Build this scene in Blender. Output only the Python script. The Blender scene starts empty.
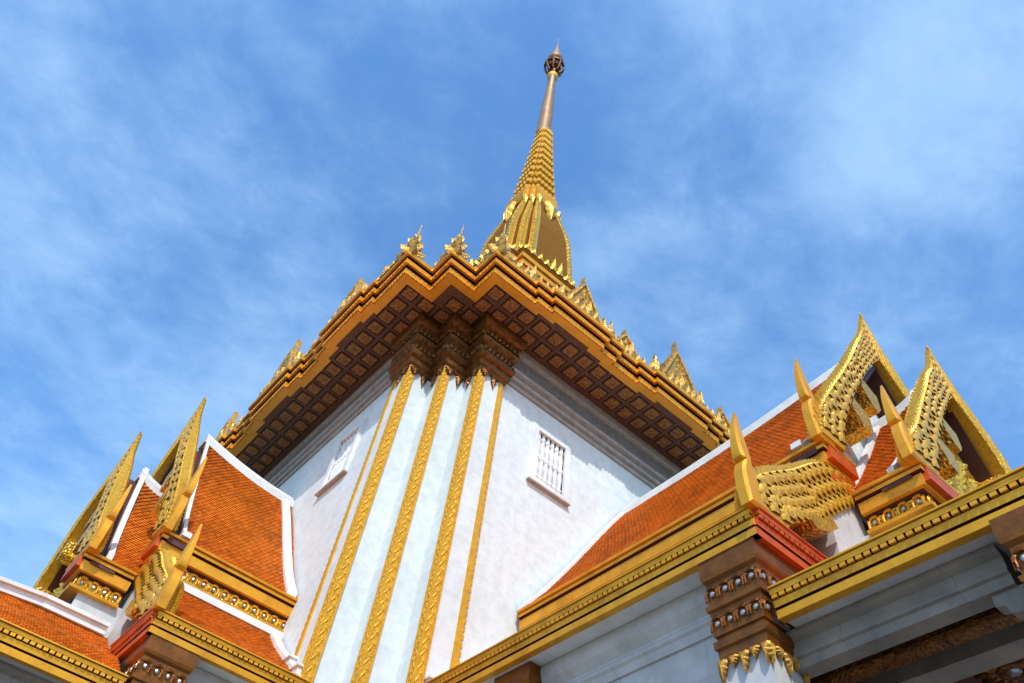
import bpy, math, random
from mathutils import Vector, Matrix
random.seed(7)
S = bpy.context.scene
C = S.collection
R = math.radians
EYE = 1.6                                  # camera height above the paving

# ------------------------------------------------------------------ camera
cam_d = bpy.data.cameras.new('camera'); cam = bpy.data.objects.new('camera', cam_d); C.objects.link(cam)
cr = Vector((0.75022518651123, -0.6538691810172752, 0.09806764828417114))
cu = Vector((-0.5613589141590553, -0.5515463233279707, 0.616986890231522))
cf = Vector((0.3493398617655255, 0.5179302533538619, 0.7808392367462383))
cam.matrix_world = Matrix(((cr.x, cu.x, -cf.x, 0), (cr.y, cu.y, -cf.y, 0), (cr.z, cu.z, -cf.z, EYE), (0, 0, 0, 1)))
cam_d.sensor_width = 36; cam_d.lens = 792.6532 / 1024 * 36
cam_d.clip_start = 0.05; cam_d.clip_end = 3000
S.camera = cam

# ------------------------------------------------------------------ light
SUNV = Vector((-0.565, -0.825, 1.08)).normalized()        # towards the sun
sun_d = bpy.data.lights.new('sun', 'SUN'); sun = bpy.data.objects.new('sun', sun_d); C.objects.link(sun)
sun_d.energy = 3.8; sun_d.angle = R(0.5); sun_d.color = (1.0, 0.98, 0.95)
sun.rotation_euler = (-SUNV).to_track_quat('-Z', 'Y').to_euler()
W = bpy.data.worlds.new('World'); S.world = W; W.use_nodes = True
nt = W.node_tree; N = nt.nodes; LK = nt.links
for n in list(N): N.remove(n)
out = N.new('ShaderNodeOutputWorld'); bg = N.new('ShaderNodeBackground'); bg.inputs['Strength'].default_value = 0.13
sky = N.new('ShaderNodeTexSky'); sky.sky_type = 'NISHITA'; sky.sun_disc = False
sky.sun_elevation = math.asin(SUNV.z); sky.sun_rotation = math.atan2(SUNV.x, SUNV.y)
sky.air_density = 1.0; sky.dust_density = 0.6; sky.ozone_density = 2.2
tc = N.new('ShaderNodeTexCoord')
# thin high cloud, laid out on the direction of view (a dome far away)
sep = N.new('ShaderNodeSeparateXYZ'); LK.new(tc.outputs['Generated'], sep.inputs[0])
mz = N.new('ShaderNodeMath'); mz.operation = 'MAXIMUM'; LK.new(sep.outputs['Z'], mz.inputs[0]); mz.inputs[1].default_value = 0.08
vd = N.new('ShaderNodeVectorMath'); vd.operation = 'DIVIDE'; LK.new(tc.outputs['Generated'], vd.inputs[0])
cmb = N.new('ShaderNodeCombineXYZ')
for i in range(3): LK.new(mz.outputs[0], cmb.inputs[i])
LK.new(cmb.outputs[0], vd.inputs[1])
mp = N.new('ShaderNodeMapping'); LK.new(vd.outputs[0], mp.inputs[0]); mp.inputs['Rotation'].default_value = (0, 0, R(35)); mp.inputs['Scale'].default_value = (1.0, 1.15, 1)
def wnoise(scale, detail, rough, dist, loc):
    m = N.new('ShaderNodeMapping'); LK.new(mp.outputs[0], m.inputs[0]); m.inputs['Location'].default_value = loc
    t = N.new('ShaderNodeTexNoise'); LK.new(m.outputs[0], t.inputs['Vector'])
    t.inputs['Scale'].default_value = scale; t.inputs['Detail'].default_value = detail
    t.inputs['Roughness'].default_value = rough; t.inputs['Distortion'].default_value = dist
    return t.outputs['Fac']
n1 = wnoise(1.5, 7, 0.52, 0.12, (3.1, 0.6, 0)); n2 = wnoise(6.5, 12, 0.64, 0.25, (0.4, 2.2, 0))
ad = N.new('ShaderNodeMath'); ad.operation = 'MULTIPLY_ADD'; LK.new(n2, ad.inputs[0]); ad.inputs[1].default_value = 0.62
# one denser bank of cloud low in the eastern sky
cdir = (cf * 792.65 + cr * (968 - 512) + cu * (341.5 - 100)); cdir = cdir / cdir.z
ds = N.new('ShaderNodeVectorMath'); ds.operation = 'DISTANCE'; LK.new(vd.outputs[0], ds.inputs[0]); ds.inputs[1].default_value = cdir
dm = N.new('ShaderNodeMapRange'); dm.interpolation_type = 'SMOOTHSTEP'; LK.new(ds.outputs['Value'], dm.inputs['Value'])
dm.inputs['From Min'].default_value = 0.0; dm.inputs['From Max'].default_value = 0.26; dm.inputs['To Min'].default_value = 0.30; dm.inputs['To Max'].default_value = 0.0
a0 = N.new('ShaderNodeMath'); a0.operation = 'ADD'; LK.new(n1, a0.inputs[0]); LK.new(dm.outputs[0], a0.inputs[1]); LK.new(a0.outputs[0], ad.inputs[2])
rmp = N.new('ShaderNodeMapRange'); rmp.interpolation_type = 'SMOOTHSTEP'; LK.new(ad.outputs[0], rmp.inputs['Value'])
rmp.inputs['From Min'].default_value = 0.58; rmp.inputs['From Max'].default_value = 1.18; rmp.inputs['To Min'].default_value = 0.04; rmp.inputs['To Max'].default_value = 0.82
cl = N.new('ShaderNodeMix'); cl.data_type = 'RGBA'
hsv = N.new('ShaderNodeHueSaturation'); hsv.inputs['Saturation'].default_value = 1.24; hsv.inputs['Value'].default_value = 2.42
LK.new(sky.outputs[0], hsv.inputs['Color'])
LK.new(rmp.outputs[0], cl.inputs['Factor']); LK.new(hsv.outputs[0], cl.inputs['A']); cl.inputs['B'].default_value = (3.7, 5.9, 8.8, 1)
LK.new(cl.outputs['Result'], bg.inputs['Color']); LK.new(bg.outputs[0], out.inputs['Surface'])
S.view_settings.view_transform = 'Standard'; S.view_settings.look = 'None'
S.view_settings.exposure = 0.0; S.view_settings.gamma = 1.0
S.cycles.max_bounces = 8; S.cycles.diffuse_bounces = 4; S.cycles.glossy_bounces = 4

# ------------------------------------------------------------------ materials
def mat(name, col, rough=0.6, metal=0.0, col2=None, nscale=3.0, ncon=(0.35, 0.7), bump=0.0, bscale=40.0, bkind='noise', rough2=None, detail=6, spec=0.5, bdist=0.02, stretch=None):
    m = bpy.data.materials.new(name); m.use_nodes = True
    t = m.node_tree; p = t.nodes['Principled BSDF']
    p.inputs['Roughness'].default_value = rough; p.inputs['Metallic'].default_value = metal
    p.inputs['Specular IOR Level'].default_value = spec
    p.inputs['Base Color'].default_value = (*col, 1)
    co = t.nodes.new('ShaderNodeTexCoord'); vec = co.outputs['Object']
    if stretch:
        mm = t.nodes.new('ShaderNodeMapping'); mm.inputs['Scale'].default_value = stretch; t.links.new(vec, mm.inputs[0]); vec2 = mm.outputs[0]
    else: vec2 = vec
    if col2:
        n = t.nodes.new('ShaderNodeTexNoise'); t.links.new(vec2, n.inputs['Vector']); n.inputs['Scale'].default_value = nscale
        n.inputs['Detail'].default_value = detail; n.inputs['Roughness'].default_value = 0.62
        r = t.nodes.new('ShaderNodeMapRange'); t.links.new(n.outputs['Fac'], r.inputs['Value'])
        r.inputs['From Min'].default_value = ncon[0]; r.inputs['From Max'].default_value = ncon[1]
        x = t.nodes.new('ShaderNodeMix'); x.data_type = 'RGBA'; t.links.new(r.outputs[0], x.inputs['Factor'])
        x.inputs['A'].default_value = (*col, 1); x.inputs['B'].default_value = (*col2, 1)
        t.links.new(x.outputs['Result'], p.inputs['Base Color'])
        if rough2 is not None:
            rr = t.nodes.new('ShaderNodeMapRange'); t.links.new(n.outputs['Fac'], rr.inputs['Value'])
            rr.inputs['From Min'].default_value = 0.3; rr.inputs['From Max'].default_value = 0.7
            rr.inputs['To Min'].default_value = rough; rr.inputs['To Max'].default_value = rough2
            t.links.new(rr.outputs[0], p.inputs['Roughness'])
    if bump:
        b = t.nodes.new('ShaderNodeBump'); b.inputs['Strength'].default_value = bump; b.inputs['Distance'].default_value = bdist
        if bkind == 'noise':
            k = t.nodes.new('ShaderNodeTexNoise'); k.inputs['Scale'].default_value = bscale; k.inputs['Detail'].default_value = 5; o = k.outputs['Fac']
        else:
            k = t.nodes.new('ShaderNodeTexVoronoi'); k.inputs['Scale'].default_value = bscale; k.feature = 'SMOOTH_F1' if bkind == 'smooth' else 'F1'; o = k.outputs['Distance']
        t.links.new(vec, k.inputs['Vector']); t.links.new(o, b.inputs['Height']); t.links.new(b.outputs[0], p.inputs['Normal'])
    return m
M = {}
M['gold'] = mat('gilded_moulding', (0.84, 0.375, 0.018), 0.38, 0.55, (0.50, 0.21, 0.015), 3.2, (0.42, 0.78), 0.15, 24, rough2=0.6, detail=10)
M['gold_carved'] = mat('gilded_carving', (0.80, 0.45, 0.04), 0.34, 0.8, (0.55, 0.33, 0.06), 9, (0.4, 0.65), 0.8, 22, 'smooth', bdist=0.03)
M['gold_bright'] = mat('gilded_strip', (0.70, 0.38, 0.02), 0.6, 0.4, (0.56, 0.29, 0.018), 10, (0.4, 0.65), 0.35, 35, 'smooth')
M['gold_dark'] = mat('shade_dark_gilding', (0.26, 0.10, 0.018), 0.42, 0.7, (0.10, 0.034, 0.010), 9, (0.35, 0.65), 0.5, 30, 'smooth')  # the capital's shade under the eave is put into this dark gold
M['gold_pole'] = mat('weathered_gold_pole', (0.34, 0.18, 0.055), 0.5, 0.25, (0.22, 0.12, 0.05), 2.5, (0.35, 0.65))
M['groove'] = mat('red_brown_groove', (0.075, 0.024, 0.008), 0.9, spec=0.08)
M['board'] = mat('carved_gilt_board', (0.72, 0.39, 0.022), 0.36, 0.42, (0.46, 0.25, 0.03), 16, (0.45, 0.68), 0.18, 40, 'smooth', bdist=0.02)
M['red'] = mat('vermilion_red', (0.62, 0.10, 0.004), 0.5, 0.2, (0.42, 0.055, 0.003), 4, (0.35, 0.65), 0.15, 30)  # vermilion with random darker patches, for eave fronts and spire base
M['orange_gilt'] = mat('orange_gilding', (0.92, 0.40, 0.018), 0.42, 0.35, (0.78, 0.31, 0.015), 2.5, (0.35, 0.65), 0.1, 20)
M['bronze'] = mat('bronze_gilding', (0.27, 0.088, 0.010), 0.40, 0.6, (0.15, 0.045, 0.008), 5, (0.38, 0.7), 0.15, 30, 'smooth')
M['red_gilt'] = mat('worn_red_gilding', (0.80, 0.37, 0.02), 0.42, 0.5, (0.42, 0.15, 0.015), 5, (0.50, 0.78))
M['plaster'] = mat('white_plaster', (0.672, 0.712, 0.690), 0.8, 0, (0.575, 0.61, 0.592), 5, (0.42, 0.68), 0.3, 5, detail=12)
M['trim'] = mat('white_painted_trim', (0.74, 0.745, 0.715), 0.6, 0, (0.58, 0.565, 0.54), 2.5, (0.4, 0.75), 0.08, 12, detail=8)
M['marble'] = mat('pale_grey_marble', (0.57, 0.555, 0.53), 0.5, 0, (0.40, 0.39, 0.375), 2.3, (0.38, 0.7), 0.05, 8, detail=12)
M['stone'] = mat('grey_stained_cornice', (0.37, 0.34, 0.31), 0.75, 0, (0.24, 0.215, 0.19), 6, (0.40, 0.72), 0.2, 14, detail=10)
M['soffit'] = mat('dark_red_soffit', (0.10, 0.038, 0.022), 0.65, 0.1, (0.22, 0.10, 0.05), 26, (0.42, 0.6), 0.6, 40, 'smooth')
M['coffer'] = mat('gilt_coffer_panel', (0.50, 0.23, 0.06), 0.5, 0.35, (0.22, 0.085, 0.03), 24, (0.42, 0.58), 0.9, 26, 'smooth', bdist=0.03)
M['black'] = mat('plain_black', (0.012, 0.009, 0.008), 0.8)  # black of the coffer grooves and of the window's shade slab
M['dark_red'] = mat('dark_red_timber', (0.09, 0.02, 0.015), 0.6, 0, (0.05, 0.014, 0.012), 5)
M['silver'] = mat('silver_glass_bead', (0.36, 0.36, 0.36), 0.32, 0.75)
M['sill'] = mat('brown_stained_sill', (0.46, 0.38, 0.33), 0.7, 0, (0.33, 0.26, 0.21), 6)
M['bell'] = mat('brown_gold_mosaic', (0.25, 0.11, 0.010), 0.8, 0.0, (0.13, 0.055, 0.008), 9, (0.38, 0.66), 0.5, 14, spec=0.08, stretch=(1, 1, 3.5))
M['gold_old'] = mat('dull_gilding', (0.46, 0.24, 0.028), 0.55, 0.5, (0.30, 0.15, 0.025), 9, (0.4, 0.65), 0.3, 30, 'smooth')
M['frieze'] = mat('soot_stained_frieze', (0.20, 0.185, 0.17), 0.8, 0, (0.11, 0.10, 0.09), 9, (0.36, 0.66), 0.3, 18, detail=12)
M['grey_marble'] = mat('dark_grey_marble', (0.30, 0.255, 0.20), 0.7, 0, (0.16, 0.145, 0.125), 2.6, (0.36, 0.7), 0.05, 8, detail=12)
M['paving'] = mat('darkened_paving', (0.13, 0.12, 0.11), 0.8, 0, (0.09, 0.085, 0.08), 0.6)  # darkened to cut the light bounced up to soffits and beams
def joints(m, w, h, dark, size=0.004):
    """faint joints between facing slabs, laid out along the wall and up it"""
    t = m.node_tree; p = t.nodes['Principled BSDF']; src = p.inputs['Base Color'].links[0].from_socket
    co = t.nodes.new('ShaderNodeTexCoord'); se = t.nodes.new('ShaderNodeSeparateXYZ'); t.links.new(co.outputs['Object'], se.inputs[0])
    ad = t.nodes.new('ShaderNodeMath'); t.links.new(se.outputs['X'], ad.inputs[0]); t.links.new(se.outputs['Y'], ad.inputs[1])
    cb = t.nodes.new('ShaderNodeCombineXYZ'); t.links.new(ad.outputs[0], cb.inputs[0]); t.links.new(se.outputs['Z'], cb.inputs[1])
    b = t.nodes.new('ShaderNodeTexBrick'); t.links.new(cb.outputs[0], b.inputs['Vector']); b.inputs['Scale'].default_value = 1
    b.inputs['Brick Width'].default_value = w; b.inputs['Row Height'].default_value = h; b.inputs['Mortar Size'].default_value = size; b.inputs['Mortar Smooth'].default_value = 0.6
    b.inputs['Color1'].default_value = (1, 1, 1, 1); b.inputs['Color2'].default_value = (.94, .94, .945, 1); b.inputs['Mortar'].default_value = (dark, dark, dark, 1)
    x = t.nodes.new('ShaderNodeMix'); x.data_type = 'RGBA'; x.blend_type = 'MULTIPLY'; x.inputs['Factor'].default_value = 1
    t.links.new(src, x.inputs['A']); t.links.new(b.outputs['Color'], x.inputs['B']); t.links.new(x.outputs['Result'], p.inputs['Base Color'])
joints(M['plaster'], 1.1, 0.75, 0.80); joints(M['marble'], 1.3, 0.62, 0.55); joints(M['grey_marble'], 1.15, 0.9, 0.5)
M['mosaic'] = mat('weathered_gilt_ornament', (0.60, 0.31, 0.025), 0.5, 0.5, (0.26, 0.16, 0.05), 9, (0.42, 0.62), 0.6, 26, 'smooth', bdist=0.02)
M['mosaic_grey'] = mat('greyed_gilt_ornament', (0.34, 0.20, 0.05), 0.55, 0.4, (0.20, 0.15, 0.09), 9, (0.42, 0.62), 0.6, 26, 'smooth', bdist=0.02)
def tile_mat():
    m = bpy.data.materials.new('orange_glazed_tile'); m.use_nodes = True; t = m.node_tree; p = t.nodes['Principled BSDF']
    p.inputs['Roughness'].default_value = 0.38; p.inputs['Specular IOR Level'].default_value = 0.4
    a = t.nodes.new('ShaderNodeAttribute'); a.attribute_name = 'tint'
    co = t.nodes.new('ShaderNodeTexCoord'); n = t.nodes.new('ShaderNodeTexNoise'); n.inputs['Scale'].default_value = 0.9; n.inputs['Detail'].default_value = 8
    t.links.new(co.outputs['Object'], n.inputs['Vector'])
    ad = t.nodes.new('ShaderNodeMath'); ad.operation = 'MULTIPLY_ADD'; t.links.new(a.outputs['Fac'], ad.inputs[0]); ad.inputs[1].default_value = 0.55; t.links.new(n.outputs['Fac'], ad.inputs[2])
    r = t.nodes.new('ShaderNodeValToRGB'); t.links.new(ad.outputs[0], r.inputs[0])
    e = r.color_ramp.elements; e[0].position = 0.35; e[0].color = (0.44, 0.115, 0.011, 1); e[1].position = 1.1 if False else 1.0; e[1].color = (0.76, 0.230, 0.019, 1)
    t.links.new(r.outputs[0], p.inputs['Base Color'])
    return m
M['tile'] = tile_mat()

# ------------------------------------------------------------------ mesh helpers
XL, YR = 4.9238, 10.0                      # planes of the tower's two visible walls
HP = 5.65                                  # distance of a portico's ridge from the tower's corner
def world(p):                              # tower frame: (along right face, along left face, z); the left face batters slightly
    b = -0.024 * max(0.0, 15.3 - p[2]) * max(0.0, 1 - max(p[0], 0.0) / 1.9)
    return Vector((XL + p[0] + b, YR + p[1], p[2] + EYE))
def right(p): return Vector((XL + p[0], YR - p[1], p[2] + EYE))         # portico frame: (across, outward, z)
def left(p):  return Vector((XL - p[1], YR + p[0], p[2] + EYE))
class MB:
    def __init__(s, fr=world): s.v = []; s.f = []; s.m = []; s.t = []; s.fr = fr; s.cur = 0
    def pt(s, p): s.v.append(s.fr(p)); return len(s.v) - 1
    def face(s, idx, tint=0.5): s.f.append(tuple(idx)); s.m.append(s.cur); s.t.append(tint)
    def poly(s, pts, tint=0.5): s.face([s.pt(p) for p in pts], tint)
    def hexa(s, c):            # eight corners: bottom ring, top ring
        i = [s.pt(p) for p in c]
        for q in ((0, 3, 2, 1), (4, 5, 6, 7), (0, 1, 5, 4), (1, 2, 6, 5), (2, 3, 7, 6), (3, 0, 4, 7)): s.face([i[k] for k in q])
    def box(s, a, b):
        x0, y0, z0 = a; x1, y1, z1 = b
        s.hexa([(x0, y0, z0), (x1, y0, z0), (x1, y1, z0), (x0, y1, z0), (x0, y0, z1), (x1, y0, z1), (x1, y1, z1), (x0, y1, z1)])
    def prism(s, outline, fn0, fn1):       # a closed outline extruded between two mappings (u,v)->p
        n = len(outline); a = [s.pt(fn0(*q)) for q in outline]; b = [s.pt(fn1(*q)) for q in outline]
        s.face(a[::-1]); s.face(b)
        for i in range(n): s.face((a[i], a[(i + 1) % n], b[(i + 1) % n], b[i]))
    def loft(s, rings, closed=True, cap=True):
        ids = [[s.pt(p) for p in r] for r in rings]; n = len(ids[0])
        for a, b in zip(ids[:-1], ids[1:]):
            for i in range(n if closed else n - 1):
                j = (i + 1) % n; s.face((a[i], a[j], b[j], b[i]))
        if cap and closed: s.face(ids[0][::-1]); s.face(ids[-1])
        return ids
    def ico(s, c, r, seg=10, rings=6):     # ellipsoid
        rs = []
        for k in range(1, rings):
            th = math.pi * k / rings
            rs.append([(c[0] + r[0] * math.sin(th) * math.cos(2 * math.pi * i / seg), c[1] + r[1] * math.sin(th) * math.sin(2 * math.pi * i / seg), c[2] - r[2] * math.cos(th)) for i in range(seg)])
        s.loft(rs)
    def tube(s, pts, rad, seg=6):
        rings = []
        for k, p in enumerate(pts):
            p = Vector(p); a = Vector(pts[max(k - 1, 0)]); b = Vector(pts[min(k + 1, len(pts) - 1)])
            d = (b - a).normalized(); u = d.orthogonal().normalized(); w = d.cross(u)
            rings.append([tuple(p + (u * math.cos(2 * math.pi * i / seg) + w * math.sin(2 * math.pi * i / seg)) * (rad[k] if hasattr(rad, '__len__') else rad)) for i in range(seg)])
        s.loft(rings)
    def build(s, name, mats, parent=None, smooth=False, tint=False):
        if not isinstance(mats, (list, tuple)): mats = [mats]
        me = bpy.data.meshes.new(name)
        off = parent_loc(parent)
        me.from_pydata([tuple(p - off) for p in s.v], [], s.f); me.update()
        for k in mats: me.materials.append(M[k])
        me.polygons.foreach_set('material_index', s.m)
        if tint:
            at = me.attributes.new('tint', 'FLOAT', 'FACE'); at.data.foreach_set('value', s.t)
        import bmesh
        bm = bmesh.new(); bm.from_mesh(me); bmesh.ops.recalc_face_normals(bm, faces=bm.faces); bm.to_mesh(me); bm.free()
        if smooth: me.polygons.foreach_set('use_smooth', [True] * len(me.polygons))
        o = bpy.data.objects.new(name, me); C.objects.link(o)
        if parent is not None: o.parent = parent
        return o
def parent_loc(p):
    v = Vector((0, 0, 0))
    while p is not None: v += Vector(p.location); p = p.parent
    return v
def thing(name, label, cat, loc, group=None):
    o = bpy.data.objects.new(name, None); C.objects.link(o); o.location = loc; o.empty_display_size = 0.3
    o['label'] = label; o['category'] = cat
    if group: o['group'] = group
    return o
def offset(path, d, closed=False):         # mitred offset of a polyline, to the right hand of its direction
    n = len(path); res = []
    for i in range(n):
        ds = []
        if closed or i > 0: a = path[i - 1]; ds.append((path[i][0] - a[0], path[i][1] - a[1]))
        if closed or i < n - 1: b = path[(i + 1) % n]; ds.append((b[0] - path[i][0], b[1] - path[i][1]))
        ns = []
        for e in ds:
            l = math.hypot(*e); ns.append((e[1] / l, -e[0] / l))
        if len(ns) == 1: nx, ny = ns[0]; k = 1
        else:
            nx, ny = ns[0][0] + ns[1][0], ns[0][1] + ns[1][1]; l2 = nx * nx + ny * ny
            k = 2 / l2 if l2 > 1e-6 else 1
        res.append((path[i][0] + nx * k * d, path[i][1] + ny * k * d))
    return res
def sweep(mb, path, prof, closed=False, close_prof=True, mats=None):
    # prof: (offset, z) list; the profile loop is closed so that the moulding is solid
    cols = [offset(path, o, closed) for o, z in prof]
    ids = [[mb.pt((q[0], q[1], prof[k][1])) for q in c] for k, c in enumerate(cols)]
    n = len(path); m = len(prof)
    for k in range(m if close_prof else m - 1):
        kk = (k + 1) % m
        if mats: mb.cur = mats[k]
        for i in range(n if closed else n - 1):
            j = (i + 1) % n; mb.face((ids[k][i], ids[k][j], ids[kk][j], ids[kk][i]))
    if not closed and close_prof:
        mb.cur = mats[0] if mats else mb.cur
        mb.face([ids[k][0] for k in range(m)][::-1]); mb.face([ids[k][-1] for k in range(m)])
    mb.cur = 0

# ------------------------------------------------------------------ ground
g = MB(lambda p: Vector(p)); g.poly([(-400, -400, 0), (400, -400, 0), (400, 400, 0), (-400, 400, 0)])
go = g.build('paved_ground', 'paving'); go['kind'] = 'structure'

# ================================================================== TOWER
tower = thing('temple_tower', 'tall white temple tower with gold corner strips, coffered eave and golden spire', 'tower', world((6.3, 6.3, -EYE)))
WT = 12.6; SR = 0.558
def four(quarter):                         # a quarter outline (right-hand corner end to left-hand corner end) turned round the tower's axis
    c = WT / 2; res = []; pts = list(quarter)
    for k in range(4):
        for x, y in pts:
            dx, dy = x - c, y - c
            for _ in range(k): dx, dy = dy, -dx
            res.append((c + dx, c + dy))
    return res
wall_q = [(1.72, 0.08), (1.72, 0), (2 * SR, 0), (2 * SR, SR), (SR, SR), (SR, 2 * SR), (0, 2 * SR), (0, 1.72), (0.08, 1.72)]
wall_path = four(wall_q)
WIN = (2.96, 3.79, 11.46, 12.87)
# wall: every face of the outline, with real openings where the windows are
wb = MB(); n = len(wall_path); Z0, Z1 = -EYE + 0.0, 15.3
for i in range(n):
    a = wall_path[i]; b = wall_path[(i + 1) % n]; L = math.hypot(b[0] - a[0], b[1] - a[1])
    if L < 5: wb.poly([(a[0], a[1], Z0), (b[0], b[1], Z0), (b[0], b[1], Z1), (a[0], a[1], Z1)]); continue
    ux, uy = (b[0] - a[0]) / L, (b[1] - a[1]) / L
    def P(t, z, d=0): return (a[0] + ux * t - uy * d, a[1] + uy * t + ux * d, z)   # d: into the wall
    s0 = 1.72; e = L + 2 * s0
    cuts = sorted([0, L] + [WIN[0] - s0, WIN[1] - s0, L - (WIN[1] - s0), L - (WIN[0] - s0)])
    for k in range(5):
        t0, t1 = cuts[k], cuts[k + 1]
        if k in (1, 3):
            for z0, z1 in ((Z0, WIN[2]), (WIN[3], Z1)): wb.poly([P(t0, z0), P(t1, z0), P(t1, z1), P(t0, z1)])
            D = -0.16
            for q in (((t0, WIN[2]), (t0, WIN[3])), ((t0, WIN[3]), (t1, WIN[3])), ((t1, WIN[3]), (t1, WIN[2])), ((t1, WIN[2]), (t0, WIN[2]))):
                wb.poly([P(*q[0]), P(*q[1]), P(*q[1], D), P(*q[0], D)])
        else: wb.poly([P(t0, Z0), P(t1, Z0), P(t1, Z1), P(t0, Z1)])
wb.build('wall', 'plaster', tower)

def window(fr):
    x0, x1, z0, z1 = WIN; F = 0.13
    w = MB(fr)
    w.box((x0 - 0.003, 0.13, z0 - 0.003), (x1 + 0.003, 0.155, z1 - 0.09))            # white back board
    wo = w.build('window', 'trim', tower)
    d = MB(fr); d.box((x0, 0.20, z1 - 0.2), (x1, 0.235, z1 + 0.0)); d.build('lintel_shade', 'black', wo)  # black slab stands in for the lintel's shade on the window top
    f = MB(fr)
    f.box((x0 - F, 0.015, z0 - F), (x0, 0.15, z1 + F)); f.box((x1, 0.015, z0 - F), (x1 + F, 0.15, z1 + F))
    f.box((x0, 0.015, z1), (x1, 0.15, z1 + F)); f.box((x0, 0.015, z0 - F), (x1, 0.15, z0))
    f.box((x0 - F - 0.045, 0.045, z0 - F), (x0 - F - 0.002, 0.078, z1 + F + 0.04)); f.box((x1 + F + 0.002, 0.045, z0 - F), (x1 + F + 0.045, 0.078, z1 + F + 0.04))
    f.box((x0 - F - 0.04, 0.043, z1 + F + 0.002), (x1 + F + 0.04, 0.078, z1 + F + 0.045))
    f.build('frame', 'trim', wo)
    sl = MB(fr); sl.box((x0 - F - 0.06, -0.02, z0 - F - 0.04), (x1 + F + 0.06, 0.12, z0 - F - 0.002)); sl.build('sill', 'sill', wo)
    nb = 6
    for k in range(nb):
        cx = x0 + (k + 0.5) * (x1 - x0) / nb; h = z1 - z0
        prof = [(0, .036), (.06, .036), (.08, .05), (.11, .05), (.14, .03), (.3, .046), (.44, .036), (.47, .052), (.53, .052), (.56, .036), (.7, .046), (.84, .03), (.88, .05), (.92, .036), (1, .036)]
        b = MB(fr); b.loft([[(cx + r * 1.35 * math.cos(2 * math.pi * i / 8), 0.105 + r * math.sin(2 * math.pi * i / 8), z0 + t * h) for i in range(8)] for t, r in prof])
        b.build('baluster', 'trim', wo)
def fr_r(p): return world((p[0], p[1], p[2]))
def fr_l(p): return world((p[1], p[0], p[2]))
for fr in (fr_r, fr_l):
    window(fr)
    window(lambda p, fr=fr: fr((WT - p[0], p[1], p[2])))

# gold strips on the corners: a gilded angle with two rows of carved leaves
def gold_strip(cx, cy, thin=None):
    b = MB()
    w, o, z0, z1 = 0.125, 0.035, 2.0, 13.62
    b.box((cx - o, cy - o, z0), (cx + w, cy + w, z1))
    leafs = []
    k = 0; z = 4.6
    while z < 13.5:
        for sgn in (1, -1):
            # raised lozenges leaning alternately, on both visible faces
            u0, u1 = (0.0, w) ; c = (w - o) / 2 + (0.024 if k % 2 else -0.024); ln = 0.045 if k % 2 else -0.045
            hh = 0.10
            if sgn == 1:
                pts = [(cx + c - 0.026, cy - o - 0.001, z), (cx + c + ln, cy - o - 0.001, z - hh), (cx + c + 0.026, cy - o - 0.001, z), (cx + c - ln, cy - o - 0.001, z + hh)]; ap = (cx + c, cy - o - 0.022, z)
            else:
                pts = [(cx - o - 0.001, cy + c - 0.035, z), (cx - o - 0.001, cy + c + ln, z - hh), (cx - o - 0.001, cy + c + 0.035, z), (cx - o - 0.001, cy + c - ln, z + hh)]; ap = (cx - o - 0.022, cy + c, z)
            i = [b.pt(p) for p in pts]; a = b.pt(ap)
            for q in range(4): b.face((i[q], i[(q + 1) % 4], a))
            b.face(i)
        k += 1; z += 0.105
    for e in (-o - 0.012, w - 0.03):       # edge beads
        b.box((cx + e, cy - o - 0.02, z0), (cx + e + 0.03, cy - o + 0.01, z1)); b.box((cx - o - 0.02, cy + e, z0), (cx - o + 0.01, cy + e + 0.03, z1))
    return b.build('gold_strip', 'gold_bright', tower)
for cx, cy in ((2 * SR, 0), (SR, SR), (0, 2 * SR)): gold_strip(cx, cy)
def edge_strip(fr):
    b = MB(fr); b.box((1.65, -0.03, 2.0), (1.75, 0.05, 13.62)); z = 3.0
    while z < 13.5:
        b.prism([(0, 0), (0.05, 0.05), (0.05, 0.10), (0, 0.14)], lambda u, v: (1.749 + u, -0.02, z + v), lambda u, v: (1.749 + u, 0.03, z + v)); z += 0.15
    b.build('edge_strip', 'gold_bright', tower)
edge_strip(fr_r); edge_strip(fr_l)

# wall cornice (grey plaster mouldings) along both visible walls and the two hidden ones
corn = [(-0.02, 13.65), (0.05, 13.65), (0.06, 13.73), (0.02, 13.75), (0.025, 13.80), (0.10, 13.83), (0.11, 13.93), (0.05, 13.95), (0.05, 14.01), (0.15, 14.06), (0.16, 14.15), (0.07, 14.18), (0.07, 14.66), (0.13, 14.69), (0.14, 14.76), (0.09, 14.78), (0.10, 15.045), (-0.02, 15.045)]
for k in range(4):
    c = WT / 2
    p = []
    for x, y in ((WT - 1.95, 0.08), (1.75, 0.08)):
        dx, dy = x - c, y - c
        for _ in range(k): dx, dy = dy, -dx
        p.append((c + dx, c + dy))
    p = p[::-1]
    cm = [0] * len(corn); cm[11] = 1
    m = MB(); sweep(m, p, corn, mats=cm); m.build('cornice', ['stone', 'frieze'], tower)

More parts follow.
